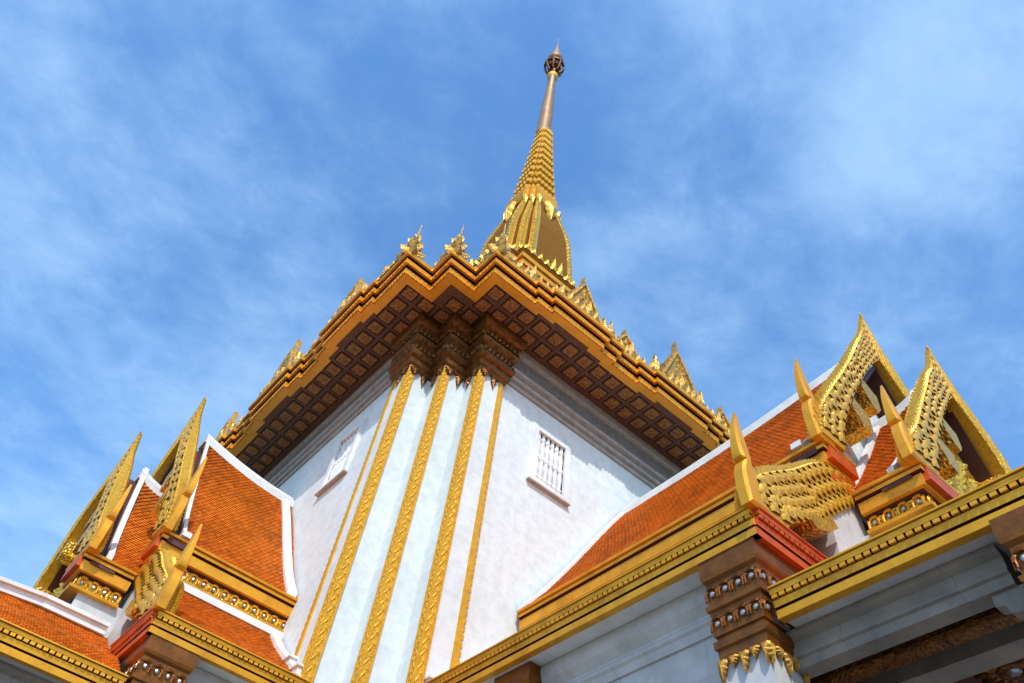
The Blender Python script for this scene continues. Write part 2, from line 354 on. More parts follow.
# eave outline (inner edge of the gilded moulding)
EZ = 15.0
def eave_quarter(e, k=1.0):
    s = 0.737; c0 = 2 * s - e
    st = [(1.65, 1), (2.1, 1), (3.25, -1), (3.75, -1), (5.05, 1), (5.6, 1), (7.0, -1), (7.55, -1), (8.85, 1), (9.35, 1), (10.5, -1), (10.95, -1)]
    o = e; side = []
    for a, sg in st:
        side.append((a, o)); o += 0.09 * sg; side.append((a, o))
    rt = [(a, -b) for a, b in side][::-1]             # walking towards the corner along the right face
    q = rt + [(c0, -e), (c0, -e + s), (-e + s, -e + s), (-e + s, c0), (-e, c0)]
    return q
eave_q = eave_quarter(1.07)
eave_path = four(eave_q)
ccw = sum(eave_path[i][0] * eave_path[(i + 1) % len(eave_path)][1] - eave_path[(i + 1) % len(eave_path)][0] * eave_path[i][1] for i in range(len(eave_path)))
OUT = 1 if ccw > 0 else -1
def ring(path, prof, name, mats, matidx=None, smooth=False, parent=tower):
    m = MB(); sweep(m, path, [(o * OUT, z) for o, z in prof], closed=True, mats=matidx); return m.build(name, mats, parent, smooth)
ring(eave_path, [(-0.02, EZ + 0.0), (0.20, EZ - 0.012), (0.205, EZ + 0.16), (-0.02, EZ + 0.16)], 'eave_moulding', 'orange_gilt')
pf = [(0.02, EZ + 0.161), (0.215, EZ + 0.0), (0.235, EZ - 0.02), (0.245, EZ + 0.14), (0.19, EZ + 0.145), (0.19, EZ + 0.225), (0.265, EZ + 0.228), (0.325, EZ + 0.23), (0.335, EZ + 0.355), (0.29, EZ + 0.36), (0.29, EZ + 0.435), (0.345, EZ + 0.438), (0.40, EZ + 0.44), (0.41, EZ + 0.55), (0.36, EZ + 0.57), (0.02, EZ + 0.58)]
dr = MB(); sweep(dr, eave_path, [(o * OUT, z) for o, z in pf[:1] + pf[2:]], closed=True, mats=[0, 0, 1, 1, 1, 0, 0, 1, 1, 1, 0, 2, 1, 1, 1]); np_ = len(eave_path)
for oo, zz in ((0.236, EZ - 0.02), (0.326, EZ + 0.236)):   # a row of little drops under the two gilded bands
    pp = offset(eave_path, (oo) * OUT, True)
    for i in range(np_):
        a, b = pp[i], pp[(i + 1) % np_]; L = math.hypot(b[0] - a[0], b[1] - a[1])
        if L < 0.2 or (min(a[0], b[0]) > 9 and min(a[1], b[1]) > 9): continue
        nn = int(L / 0.11); ux, uy = (b[0] - a[0]) / L, (b[1] - a[1]) / L; ox, oy = -uy * -OUT * 0.012, ux * -OUT * 0.012
        for k in range(nn):
            t = (k + 0.5) * L / nn; cx, cy = a[0] + ux * t, a[1] + uy * t
            q = [(cx + ux * s_ + ox * r_, cy + uy * s_ + oy * r_) for s_, r_ in ((-0.03, -1), (0.03, -1), (0.03, 1), (-0.03, 1))]
            dr.hexa([(x, y, zz - 0.022) for x, y in q] + [(x, y, zz + 0.03) for x, y in q])
dr.build('eave_fascia', ['gold', 'groove', 'red_gilt'], tower)
# soffit board with grooved coffers
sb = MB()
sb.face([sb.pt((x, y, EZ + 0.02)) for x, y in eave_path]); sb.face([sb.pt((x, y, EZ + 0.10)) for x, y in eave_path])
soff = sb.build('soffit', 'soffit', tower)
def inside(p, poly):
    r = False
    for i in range(len(poly)):
        (x0, y0), (x1, y1) = poly[i - 1], poly[i]
        if (y0 > p[1]) != (y1 > p[1]) and p[0] < (x1 - x0) * (p[1] - y0) / (y1 - y0) + x0: r = not r
    return r
PT = 0.48; inner = offset(eave_path, -0.02 * OUT, True)
def coffer_mesh(b, cx, cy, w):
    """a black groove line round a raised gilt panel with a rosette"""
    x0, x1, y0, y1 = cx - w[0], cx + w[1], cy - w[2], cy + w[3]
    zs, zp = EZ + 0.016, EZ - 0.012; gr = 0.034
    b.cur = 1; b.hexa([(x0, y0, zs), (x1, y0, zs), (x1, y1, zs), (x0, y1, zs)] + [(x0, y0, zs + .01), (x1, y0, zs + .01), (x1, y1, zs + .01), (x0, y1, zs + .01)])
    b.cur = 0; x0 += gr; x1 -= gr; y0 += gr; y1 -= gr
    if x1 - x0 < 0.03 or y1 - y0 < 0.03: return
    b.hexa([(x0 + .012, y0 + .012, zp), (x1 - .012, y0 + .012, zp), (x1 - .012, y1 - .012, zp), (x0 + .012, y1 - .012, zp), (x0, y0, zs + .003), (x1, y0, zs + .003), (x1, y1, zs + .003), (x0, y1, zs + .003)])
    if x1 - x0 > 0.26 and y1 - y0 > 0.26:
        c0 = b.pt((cx, cy, zp - 0.03)); rr = []
        for q in range(16):
            rad = 0.125 if q % 2 else 0.065
            rr.append(b.pt((cx + rad * math.cos(q * math.pi / 8), cy + rad * math.sin(q * math.pi / 8), zp - 0.001)))
        for q in range(16): b.face((rr[q], rr[(q + 1) % 16], c0))
coffers = []; wcore = offset(wall_path, 0.10, True)
if not inside((0.6, 0.05), wcore) and not inside((1.2, -0.05), wcore): wcore = offset(wall_path, -0.10, True)
def reach(cx, cy, dx, dy, w):               # how far the coffer can extend before it meets the eave moulding
    for k in range(12):
        v = w * (12 - k) / 12
        if inside((cx + dx * v, cy + dy * v), inner): return v
    return 0
for i in range(-4, 28):
    for j in range(-4, 28):
        cx, cy = 0.10 + i * PT, 0.10 + j * PT
        if i <= 3: cx = -0.84 + (i + 2) * PT
        if j <= 3: cy = -0.84 + (j + 2) * PT
        if min(cx, cy) > 1.3 or max(cx, cy) > 12.2 or inside((cx, cy), wcore) or not inside((cx, cy), inner): continue
        w = 0.192
        ws = [reach(cx, cy, -1, 0, w), reach(cx, cy, 1, 0, w), reach(cx, cy, 0, -1, w), reach(cx, cy, 0, 1, w)]
        cs = [inside((cx + sx * (ws[0] if sx < 0 else ws[1]), cy + sy * (ws[2] if sy < 0 else ws[3])), inner) for sx in (-1, 1) for sy in (-1, 1)]
        if not all(cs) or ws[0] + ws[1] < .14 or ws[2] + ws[3] < .14: continue
        coffers.append((max(cx, cy), cx, cy, ws))
coffers.sort()
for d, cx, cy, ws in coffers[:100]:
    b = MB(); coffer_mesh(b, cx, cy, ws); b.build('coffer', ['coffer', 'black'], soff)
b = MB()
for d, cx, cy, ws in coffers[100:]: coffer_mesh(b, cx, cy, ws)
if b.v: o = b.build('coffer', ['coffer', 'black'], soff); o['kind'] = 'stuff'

# capital of the redented corner
cap_path = [(1.76, 0.06), (1.76, 0), (2 * SR, 0), (2 * SR, SR), (SR, SR), (SR, 2 * SR), (0, 2 * SR), (0, 1.76), (0.06, 1.76)]
cap_prof = [(-0.03, 13.40), (0.05, 13.40), (0.06, 13.50), (0.10, 13.53), (0.12, 13.64), (0.08, 13.68), (0.08, 13.72), (0.16, 13.76), (0.18, 13.90), (0.12, 13.94), (0.14, 14.22), (0.20, 14.28), (0.22, 14.36), (0.17, 14.40), (0.20, 14.68), (0.28, 14.74), (0.31, 14.86), (0.31, 15.04), (-0.03, 15.04)]
def fleur(mb, o, u, v, nrm, w, h, t, up=1):
    """flame leaf: base centre o, width axis u, height axis v, outward axis nrm"""
    ol = [(-.5, 0), (-.56, .18), (-.40, .34), (-.46, .46), (-.26, .58), (-.28, .70), (-.10, .84), (0, 1.08), (.10, .84), (.28, .70), (.26, .58), (.46, .46), (.40, .34), (.56, .18), (.5, 0)]
    o, u, v, nrm = Vector(o), Vector(u), Vector(v), Vector(nrm)
    b = [mb.pt(tuple(o + u * (x * w) + v * (y * h))) for x, y in ol]
    fc = []
    for k, (x, y) in enumerate(ol): fc.append(mb.pt(tuple(o + u * (x * w * 0.62) + v * (y * h * 0.9 + 0.03 * h) + nrm * t)))
    bk = []
    for k, (x, y) in enumerate(ol): bk.append(mb.pt(tuple(o + u * (x * w * 0.62) + v * (y * h * 0.9 + 0.03 * h) - nrm * t)))
    n_ = len(ol)
    for k in range(n_ - 1):
        mb.face((b[k], b[k + 1], fc[k + 1], fc[k])); mb.face((b[k + 1], b[k], bk[k], bk[k + 1]))
    ci = mb.pt(tuple(o + v * (h * 0.4) + nrm * t * 1.9)); cb = mb.pt(tuple(o + v * (h * 0.4) - nrm * t * 1.9))
    for k in range(n_ - 1): mb.face((fc[k], fc[k + 1], ci)); mb.face((bk[k + 1], bk[k], cb))
    mb.face((fc[-1], fc[0], ci)); mb.face((bk[0], bk[-1], cb))
def path_right_normal(a, b):
    L = math.hypot(b[0] - a[0], b[1] - a[1]); return ((b[1] - a[1]) / L, -(b[0] - a[0]) / L), L
def bead_row(mb, path, off, z, r, pitch, sg, closed=False, slot=1):
    """glass beads under little arches, along an offset path; material slot 0 gold, 1 silver"""
    pp = offset(path, off * sg, closed); n_ = len(pp)
    for i in range(n_ if closed else n_ - 1):
        a, b = pp[i], pp[(i + 1) % n_]
        (nx, ny), L = path_right_normal(a, b); nx *= sg; ny *= sg
        if L < pitch * 0.7: continue
        k = max(1, int(L / pitch + 0.2)); ux, uy = (b[0] - a[0]) / L, (b[1] - a[1]) / L
        for q in range(k):
            t = (q + 0.5) * L / k; cx, cy = a[0] + ux * t, a[1] + uy * t
            mb.cur = slot
            rs = []
            for ph in range(1, 6):
                th = math.pi * ph / 6
                rs.append([(cx + ux * r * math.sin(th) * math.cos(s_) * 0.8 + nx * r * 0.7 * math.sin(th) * math.sin(s_), cy + uy * r * math.sin(th) * math.cos(s_) * 0.8 + ny * r * 0.7 * math.sin(th) * math.sin(s_), z - r * math.cos(th)) for s_ in [2 * math.pi * w_ / 8 for w_ in range(8)]])
            mb.loft(rs)
            mb.cur = 0
            arc = [(math.cos(math.pi * w_ / 6) * r * 1.75, math.sin(math.pi * w_ / 6) * r * 2.1) for w_ in range(7)]
            arc = [(arc[0][0], -r * 1.6)] + arc + [(arc[-1][0], -r * 1.6)]
            mb.tube([(cx + ux * x + nx * 0.012, cy + uy * x + ny * 0.012, z + y) for x, y in arc], r * 0.30, 5)
            mb.tube([(cx + ux * x * 1.28 + nx * 0.006, cy + uy * x * 1.28 + ny * 0.006, z + y * 1.3) for x, y in arc[1:-1]], r * 0.22, 5)
    mb.cur = 0
cp_ccw = -1
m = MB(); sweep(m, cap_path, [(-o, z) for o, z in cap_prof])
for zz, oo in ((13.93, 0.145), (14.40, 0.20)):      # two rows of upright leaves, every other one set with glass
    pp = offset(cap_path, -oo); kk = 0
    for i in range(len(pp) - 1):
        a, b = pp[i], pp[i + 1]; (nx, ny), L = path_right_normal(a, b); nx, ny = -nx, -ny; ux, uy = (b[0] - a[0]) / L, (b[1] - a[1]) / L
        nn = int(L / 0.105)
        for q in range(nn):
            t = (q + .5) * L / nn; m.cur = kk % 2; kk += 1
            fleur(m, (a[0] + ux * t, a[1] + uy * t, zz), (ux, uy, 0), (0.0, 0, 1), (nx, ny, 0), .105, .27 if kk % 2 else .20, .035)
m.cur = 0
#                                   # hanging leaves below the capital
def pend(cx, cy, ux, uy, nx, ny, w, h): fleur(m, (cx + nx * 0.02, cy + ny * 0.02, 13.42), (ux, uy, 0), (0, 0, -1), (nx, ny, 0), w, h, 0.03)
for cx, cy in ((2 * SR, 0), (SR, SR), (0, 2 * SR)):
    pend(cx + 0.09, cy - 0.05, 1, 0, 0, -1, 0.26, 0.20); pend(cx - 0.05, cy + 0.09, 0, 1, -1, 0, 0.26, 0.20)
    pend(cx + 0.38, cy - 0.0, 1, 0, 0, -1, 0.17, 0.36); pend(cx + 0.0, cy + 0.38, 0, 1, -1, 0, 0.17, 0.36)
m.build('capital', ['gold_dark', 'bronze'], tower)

# roof above the eave: antefixes, gablets, tiers
def antefix(p, u, w, h, t=0.07, mt='mosaic'):
    nrm = (u[1], -u[0], 0)
    m = MB(); fleur(m, p, (u[0], u[1], 0), (0, 0, 1), nrm, w, h, t); 
    m.ico((p[0], p[1], p[2] + 0.02), (w * 0.4, w * 0.4, h * 0.2), 8, 5)
    return m.build('antefix', mt, tower)
zt = EZ + 0.565
e = 1.07 + 0.33; s_ = 0.737
dg = (math.sqrt(.5), -math.sqrt(.5))
def bud(x, y, z, w, h):
    """lotus-bud finial: stacked rings of small petals drawn up to a needle"""
    m = MB(); prof = [(.60, 0), (.72, .05), (.80, .10), (.46, .16), (.58, .20), (.70, .26), (.36, .34), (.46, .38), (.54, .43), (.25, .50), (.32, .54), (.36, .58), (.15, .66), (.19, .69), (.20, .72), (.07, .80), (.04, 1.0), (.008, 1.15)]
    rings = []
    for k, (r, t) in enumerate(prof):
        rings.append([(x + w * r * .6 * (1.18 if i % 2 == (k // 3) % 2 else .74) * math.cos(math.pi * i / 6 + .26), y + w * r * .6 * (1.18 if i % 2 == (k // 3) % 2 else .74) * math.sin(math.pi * i / 6 + .26), z + t * h - (0.05 * h if i % 2 == (k // 3) % 2 and k % 3 == 2 else 0) * -1) for i in range(12)])
    m.loft(rings); m.build('antefix', 'mosaic', tower)
for x, y in ((2 * 0.737 - 1.07 - 0.24, -e + .06), (-1.07 - 0.24 + s_, -1.07 - 0.24 + s_), (-e + .06, 2 * 0.737 - 1.07 - 0.24)): bud(x + 0.05, y + 0.05, zt - .03, 0.66, 1.42)
for x, y in ((-e + 2 * s_ + 0.0, -e + s_ + 0.0), (-e + s_ + 0.0, -e + 2 * s_ + 0.0)): bud(x + 0.12, y + .08, zt - .02, 0.40, 0.95); bud(x - 0.16, y + .30, zt - .02, 0.30, 0.6); bud(x + 0.36, y - .18, zt - .02, 0.30, 0.6)
# a crest of small leaves all along the eave
def crest(face):
    m = MB(); a = 0.35
    def offb(a):
        o = 1.07 + 0.34
        for t, sg in ((1.65, 1), (2.1, 1), (3.25, -1), (3.75, -1), (5.05, 1), (5.6, 1), (7.0, -1), (7.55, -1), (8.85, 1), (9.35, 1), (10.5, -1), (10.95, -1)):
            if a > t: o += 0.09 * sg
        return o
    k = 0
    while a < WT - 0.3:
        b = offb(a); p = (a, -b, zt) if face == 'r' else (-b, a, zt); u = (1, 0, 0) if face == 'r' else (0, 1, 0); nn = (0, -1, 0) if face == 'r' else (-1, 0, 0)
        h = (0.40 if k % 4 else 0.66) * random.uniform(0.9, 1.08)
        fleur(m, p, u, (0, 0, 1), nn, 0.24 if k % 4 else 0.30, h, 0.045); k += 1; a += 0.21
    m.build('leaf_crest', 'mosaic', tower)
crest('r'); crest('l')
def gablet(face, a, b, w, h, base=zt):
    """small pointed pediment with a leafy outline, standing on the eave"""
    def P(u, v, d): return (a + u, -(b + d), base + v) if face == 'r' else (-(b + d), a + u, base + v)
    m = MB()
    half = [(1.0, 0), (1.08, .10), (.86, .16), (.90, .26), (.66, .32), (.70, .42), (.46, .50), (.46, .60), (.26, .68), (.22, .78), (.07, .88), (0, 1.12)]
    ol = [(-x, y) for x, y in half] + [(x, y) for x, y in half[::-1][1:]]
    m.prism([(x * w / 2, y * h) for x, y in ol], lambda u, v: P(u, v, -0.10), lambda u, v: P(u, v, 0.06))
    # inner recessed field with relief bosses
    for r in range(6):
        yy = 0.06 + r * 0.12; hw = (0.78 - yy) * 0.42 * w
        kk = max(1, int(hw * 2 / 0.17))
        for q in range(kk):
            uu = -hw + (q + 0.5) * 2 * hw / kk
            i = [m.pt(P(uu + x * .075, yy * h + y * .09, 0.061)) for x, y in ((-1, 0), (0, -1), (1, 0), (0, 1.2))]; c_ = m.pt(P(uu, yy * h, 0.061 + 0.06))
            for z_ in range(4): m.face((i[z_], i[(z_ + 1) % 4], c_))
    for sg in (-1, 1):
        m.tube([P(sg * w * 0.46 * (1 - t) ** 1.0, h * (0.06 + t * 0.80), 0.075) for t in (0, .25, .5, .75, 1)], [0.06, 0.055, 0.05, 0.045, 0.03], 6)
    m.build('gablet', 'mosaic', tower)
    m = MB()                                  # horn-like end finials
    for sg in (-1, 1):
        o = P(sg * w * 0.55, 0, 0); fleur(m, P(sg * w * 0.56, 0, 0), (1, 0, 0) if face == 'r' else (0, 1, 0), (0, 0, 1), (0, -1, 0) if face == 'r' else (-1, 0, 0), 0.17, h * 0.42, 0.05)
    m.build('end_leaf', 'gold_carved', tower)
for fc in 'rl':
    gablet(fc, 6.25, 1.46, 1.6, 1.95); gablet(fc, 2.75, 1.46, 1.3, 1.55); gablet(fc, 9.85, 1.46, 1.3, 1.55)
    gablet(fc, 4.4, 1.30, 1.15, 1.05); gablet(fc, 8.2, 1.30, 1.15, 1.05)
# roof tiers
AX, AY = 6.0, 6.38                         # spire axis
def redent(hw, st, n_=3):
    q = [(hw, -(hw - (n_ - 1) * st))]      # build one corner: from the right side round
    pts = []
    for k in range(4):
        a = k * math.pi / 2; ca, sa = round(math.cos(a)), round(math.sin(a))
        c = []
        for i in range(n_):
            x, y = -hw + (n_ - 1 - i) * st, -hw + i * st
            c.append((x, y))
            if i < n_ - 1: c.append((x, y + st))
        c = c[::-1]                        # counter clockwise: left side then bottom
        for x, y in c: pts.append((x * ca - y * sa, x * sa + y * ca))
    return pts
def rz(pts, z, ax=None): return [(AX + x, AY + y, z) for x, y in pts]
rf = MB()
tiers = [(7.5, .75, 15.55), (5.6, .65, 17.4), (4.3, .55, 19.6), (3.4, .48, 22.4), (2.9, .42, 24.6), (2.6, .40, 25.2)]
rf.loft([rz(redent(h, s), z) for h, s, z in tiers]); rf.build('tiered_roof', 'bell', tower)
sp = MB()
sp.loft([rz(redent(2.45, .4), 24.9), rz(redent(2.45, .4), 26.05)]); spo = sp.build('spire', 'red', tower)
tp = [(AX + x, AY + y) for x, y in redent(2.45, 0.40)]
s2 = sum(tp[i][0] * tp[(i + 1) % len(tp)][1] - tp[(i + 1) % len(tp)][0] * tp[i][1] for i in range(len(tp))); O2 = 1 if s2 > 0 else -1
m = MB(); sweep(m, tp, [(o * O2, z) for o, z in [(-.02, 25.8), (.05, 25.8), (.06, 26.05), (.04, 26.07), (.04, 26.13), (.12, 26.16), (.13, 26.4), (.1, 26.43), (.1, 26.5), (.18, 26.53), (.18, 26.65), (-.02, 26.7)]], closed=True, mats=[0, 0, 1, 1, 0, 0, 1, 1, 0, 1, 1, 0]); m.build('tier_cornice', ['gold', 'groove'], spo)
m = MB()
tpo = offset(tp, 0.13 * O2, True)
for i in range(len(tpo)):
    a, b = tpo[i], tpo[(i + 1) % len(tpo)]; (nx, ny), L = path_right_normal(a, b); ux, uy = (b[0] - a[0]) / L, (b[1] - a[1]) / L
    k = max(1, int(L / 0.34))
    for q in range(k):
        t = (q + .5) * L / k; big = (k > 6 and abs(q - k / 2 + .5) < 1.2)
        fleur(m, (a[0] + ux * t, a[1] + uy * t, 26.66), (ux, uy, 0), (0, 0, 1), (nx, ny, 0), 0.3, 0.95 if big else 0.46, 0.06)
m.build('leaf_crest', 'gold_carved', spo)
AX, AY = 6.12, 6.26
body = [(1.97, .39, 26.0), (1.91, .385, 27.4), (1.83, .375, 29.2), (1.71, .355, 31.0), (1.56, .33, 31.9), (1.22, .27, 33.4), (1.0, .23, 34.4), (.96, .22, 34.9)]
m = MB(); m.loft([rz(redent(h, s), z) for h, s, z in body]); m.build('bell_body', 'bell', spo)
m = MB()                                   # gilded ribs up every redented corner
for k in range(4):
    ca, sa = [(1, 0), (0, 1), (-1, 0), (0, -1)][k]
    for i in range(3):
        rings = []
        for h, s, z in body:
            x, y = -h + (2 - i) * s, -h + i * s; r = 0.105 * h / 2.2 + 0.05
            q = [(x - 0.05, y - 0.05), (x + r * 1.6, y - 0.05), (x + r * 1.6, y + r * 1.6), (x - 0.05, y + r * 1.6)]
            rings.append([(AX + a * ca - b * sa, AY + a * sa + b * ca, z + 0.02) for a, b in q])
        m.loft(rings)
        for j in range(len(body) * 6 - 6):
            f_ = j / 6; i0 = int(f_); t = f_ - i0; h, s, z = [body[i0][w] * (1 - t) + body[i0 + 1][w] * t for w in range(3)]
            x, y = -h + (2 - i) * s, -h + i * s; a, b = x + 0.02, y + 0.02
            m.ico((AX + a * ca - b * sa, AY + a * sa + b * ca, z), (0.13, 0.13, 0.12), 6, 4)
m.build('corner_rib', 'gold_carved', spo)
m = MB()                                   # leaf swags at the shoulders of the bell
for k in range(4):
    ca, sa = [(1, 0), (0, 1), (-1, 0), (0, -1)][k]
    def Q(a, b, z): return (AX + a * ca - b * sa, AY + a * sa + b * ca, z)
    u = (ca, sa, 0); nn = (sa, -ca, 0)
    fleur(m, Q(0.0, -1.36, 34.0), u, (0, 0, -1), nn, 0.7, 1.6, 0.14)
    for i in range(3):
        h, s = 1.12, 0.24; x, y = -h + (2 - i) * s, -h + i * s
        fleur(m, Q(x + 0.05, y - 0.06, 34.4), u, (0, 0, -1), nn, 0.36, 0.9, 0.09)
m.build('shoulder_leaf', 'board', spo)
m = MB()
AX, AY = 6.06, 6.32; m.loft([rz(redent(h, s), z) for h, s, z in [(1.02, .22, 34.5), (1.14, .24, 34.75), (1.18, .24, 35.0), (1.06, .22, 35.15), (1.10, .22, 35.5), (.98, .2, 35.8)]]); m.build('neck', 'gold', spo)
m = MB()                                   # diminishing rings
nr = 11; zc = 35.6; lev = []
for k in range(nr):
    t = k / (nr - 1); r = 0.92 * (1 - t) ** 1.15 + 0.42 * (1 - (1 - t) ** 1.15); dz = 9.2 / nr
    z = zc + k * dz
    lev += [(r * 0.90, z), (r * 1.05, z + dz * .12), (r * 1.09, z + dz * .32), (r * 0.93, z + dz * .62), (r * 0.86, z + dz * .98)]
m.loft([rz(redent(r, r * 0.20), z) for r, z in lev]); 
for k in range(nr):
    t = k / (nr - 1); r = (0.92 * (1 - t) ** 1.15 + 0.42 * (1 - (1 - t) ** 1.15)) * 1.02; z = zc + k * 9.2 / nr + 0.2
    for side in range(4):
        ca, sa = [(1, 0), (0, 1), (-1, 0), (0, -1)][side]
        for q in range(5):
            a = (-0.56 + q * 0.28) * r; m.ico((AX + a * ca + r * sa, AY + a * sa - r * ca, z), (0.13 * r, 0.13 * r, 0.22), 6, 4)
m.build('ring_cone', 'gold_bright', spo); AX, AY = 6.0, 6.38
def lathe(name, prof, mt, seg=16, parent=spo):
    m = MB(); m.loft([[(AX + r * math.cos(2 * math.pi * i / seg), AY + r * math.sin(2 * math.pi * i / seg), z) for i in range(seg)] for r, z in prof]); return m.build(name, mt, parent, True)
lathe('pole', [(.45, 44.2), (.47, 44.4), (.43, 44.7), (.42, 47), (.33, 50.5), (.25, 53.4), (.28, 53.5), (.32, 53.8), (.24, 54.0), (.22, 54.3)], 'gold_pole')
lathe('collar', [(.26, 53.6), (.38, 53.9), (.38, 54.2), (.28, 54.5), (.2, 54.6)], 'gold_bright')
m = MB()                                   # openwork ball of hoops
RB = 0.66
for k in range(4):
    a = k * math.pi / 4
    m.tube([(AX + RB * math.cos(t) * math.cos(a), AY + RB * math.cos(t) * math.sin(a), 56.0 + 1.35 * math.sin(t)) for t in [2 * math.pi * i / 20 for i in range(21)]], 0.075, 6)
m.tube([(AX + RB * math.cos(t), AY + RB * math.sin(t), 56.0) for t in [2 * math.pi * i / 20 for i in range(21)]], 0.09, 6)
m.build('hoop_ball', 'gold_dark', spo)
m = MB()
for k in range(8):
    a = k * math.pi / 4; m.ico((AX + .35 * math.cos(a), AY + .35 * math.sin(a), 56.0), (.16, .16, .4), 6, 4)
m.ico((AX, AY, 56.0), (.22, .22, 1.3), 8, 6); m.build('ball_core', 'gold_dark', spo)
lathe('spire_tip', [(.30, 57.0), (.58, 57.2), (.56, 57.5), (.36, 58.4), (.20, 59.4), (.09, 60.4), (.02, 61.2)], 'gold_pole')
m = MB(); m.tube([(AX, AY, 60.9), (AX, AY, 62.2)], 0.03, 5); m.build('lightning_rod', 'gold_pole', spo)

# ================================================================== PORTICOS
ROOF = [(5.65, 12.10), (4.90, 11.02), (4.30, 10.10), (3.82, 9.38), (3.30, 8.65), (2.86, 8.12)]       # (across, z) upper roof, ridge to eave
SKIRT = [(2.95, 7.32), (2.40, 6.82), (1.75, 6.33), (1.12, 5.84)]
PROOF = [(5.65, 10.62), (4.95, 9.55), (4.40, 8.75), (3.85, 8.00), (3.36, 7.45)]
PSKIRT = [(3.45, 6.33), (2.70, 5.82), (1.95, 5.40), (1.32, 4.93)]
def arc_pts(prof):
    d = [0]
    for p, q in zip(prof[:-1], prof[1:]): d.append(d[-1] + math.hypot(q[0] - p[0], q[1] - p[1]))
    def at(t):
        t = max(0, min(d[-1], t))
        for i in range(len(d) - 1):
            if t <= d[i + 1] + 1e-9:
                f = (t - d[i]) / (d[i + 1] - d[i]); return (prof[i][0] + (prof[i + 1][0] - prof[i][0]) * f, prof[i][1] + (prof[i + 1][1] - prof[i][1]) * f)
    return d[-1], at
def smooth_prof(prof, n_=24):              # Catmull-Rom through the given points
    res = []
    P = [prof[0]] + list(prof) + [prof[-1]]
    for i in range(1, len(P) - 2):
        for k in range(n_ // (len(prof) - 1)):
            t = k / (n_ // (len(prof) - 1)); a, b, c, d = P[i - 1], P[i], P[i + 1], P[i + 2]
            res.append(tuple(0.5 * (2 * b[j] + (c[j] - a[j]) * t + (2 * a[j] - 5 * b[j] + 4 * c[j] - d[j]) * t * t + (3 * b[j] - a[j] - 3 * c[j] + d[j]) * t ** 3) for j in (0, 1)))
    res.append(prof[-1]); return res
def tiles(fr, prof, b0, b1, mir, parent, clip=None, rise=0.0, name='tile_slope'):
    """scalloped tiles laid course by course; mir mirrors across the ridge; rise lifts the ridge line towards the gable"""
    L, at = arc_pts(smooth_prof(prof)); pitch = 0.084; wd = 0.092
    nc = int(L / pitch); pitch = L / nc; m = MB(fr); nw = int((b1 - b0) / wd)
    A = (lambda a: 2 * HP - a) if mir else (lambda a: a)
    def lift(t, b): return rise * (1 - t / L) ** 2 * ((b - b0) / (b1 - b0)) ** 2
    # board beneath
    k = 14
    for i in range(k):
        (a0, z0), (a1, z1) = at(L * i / k), at(L * (i + 1) / k); d = 0.05
        for j in range(4):
            c0, c1 = b0 + (b1 - b0) * j / 4, b0 + (b1 - b0) * (j + 1) / 4
            if clip and not clip((a0 + a1) / 2, (c0 + c1) / 2): continue
            m.poly([(A(a0), c0, z0 - d + lift(L * i / k, c0)), (A(a0), c1, z0 - d + lift(L * i / k, c1)), (A(a1), c1, z1 - d + lift(L * (i + 1) / k, c1)), (A(a1), c0, z1 - d + lift(L * (i + 1) / k, c0))], 0.1)
    for c in range(nc):
        t0, t1 = c * pitch, (c + 1) * pitch
        (a0, z0), (a1, z1) = at(t0 - pitch * 0.25), at(t1); am, zm = at(t1 - pitch * 0.2)
        dx, dz = a1 - a0, z1 - z0; l = math.hypot(dx, dz); nx, nz = -dz / l, dx / l
        if nz < 0: nx, nz = -nx, -nz
        for q in range(nw + 1):
            bc = b0 + (q + (0.5 if c % 2 else 0.0)) * wd; e0, e1 = max(b0, bc - wd * .498), min(b1, bc + wd * .498)
            if e1 - e0 < 0.02: continue
            if clip and not clip(a1, bc): continue
            h = 0.028 + random.uniform(-.004, .005); tl = random.uniform(-.003, .003); lf = lift(t1, bc)
            bot = [(A(am + nx * h), e0, zm + nz * h + lf + tl), (A(a1 + nx * h), (e0 * .75 + e1 * .25), z1 - 0.0 + nz * h + lf), (A(a1 + nx * h), (e0 * .25 + e1 * .75), z1 + nz * h + lf), (A(am + nx * h), e1, zm + nz * h + lf - tl)]
            low = [(A(am), e0, zm + lf), (A(a1), e0 * .75 + e1 * .25, z1 + lf), (A(a1), e0 * .25 + e1 * .75, z1 + lf), (A(am), e1, zm + lf)]
            top = [(A(a0), e0, z0 + lf), (A(a0), e1, z0 + lf)]
            ti = random.random() * (1.0 if random.random() > .06 else 0.15)
            ib = [m.pt(p) for p in bot]; il = [m.pt(p) for p in low]; it = [m.pt(p) for p in top]
            m.face((it[0], ib[0], ib[1], ib[2], ib[3], it[1]), ti)
            for w in range(3): m.face((ib[w], il[w], il[w + 1], ib[w + 1]), ti)
    return m.build(name, 'tile', parent, tint=True)
def strip_along(m, pts, w, h):             # band with rectangular section along points (a,b,z): w along b, h up
    rings = []
    for p in pts: rings.append([(p[0], p[1] - w / 2, p[2]), (p[0], p[1] + w / 2, p[2]), (p[0], p[1] + w / 2, p[2] + h), (p[0], p[1] - w / 2, p[2] + h)])
    m.loft(rings)
FASC = [(-0.10, 0.0), (0.0, 0.0), (0.008, 0.085), (-0.02, 0.088), (-0.02, 0.106), (0.022, 0.11), (0.034, 0.182), (0.018, 0.186), (0.018, 0.232), (0.066, 0.236), (0.078, 0.284), (0.06, 0.29), (0.095, 0.297), (0.095, 0.315), (-0.10, 0.315)]
FMAT = [0, 0, 1, 1, 1, 0, 1, 1, 1, 0, 1, 0, 0, 0, 0]
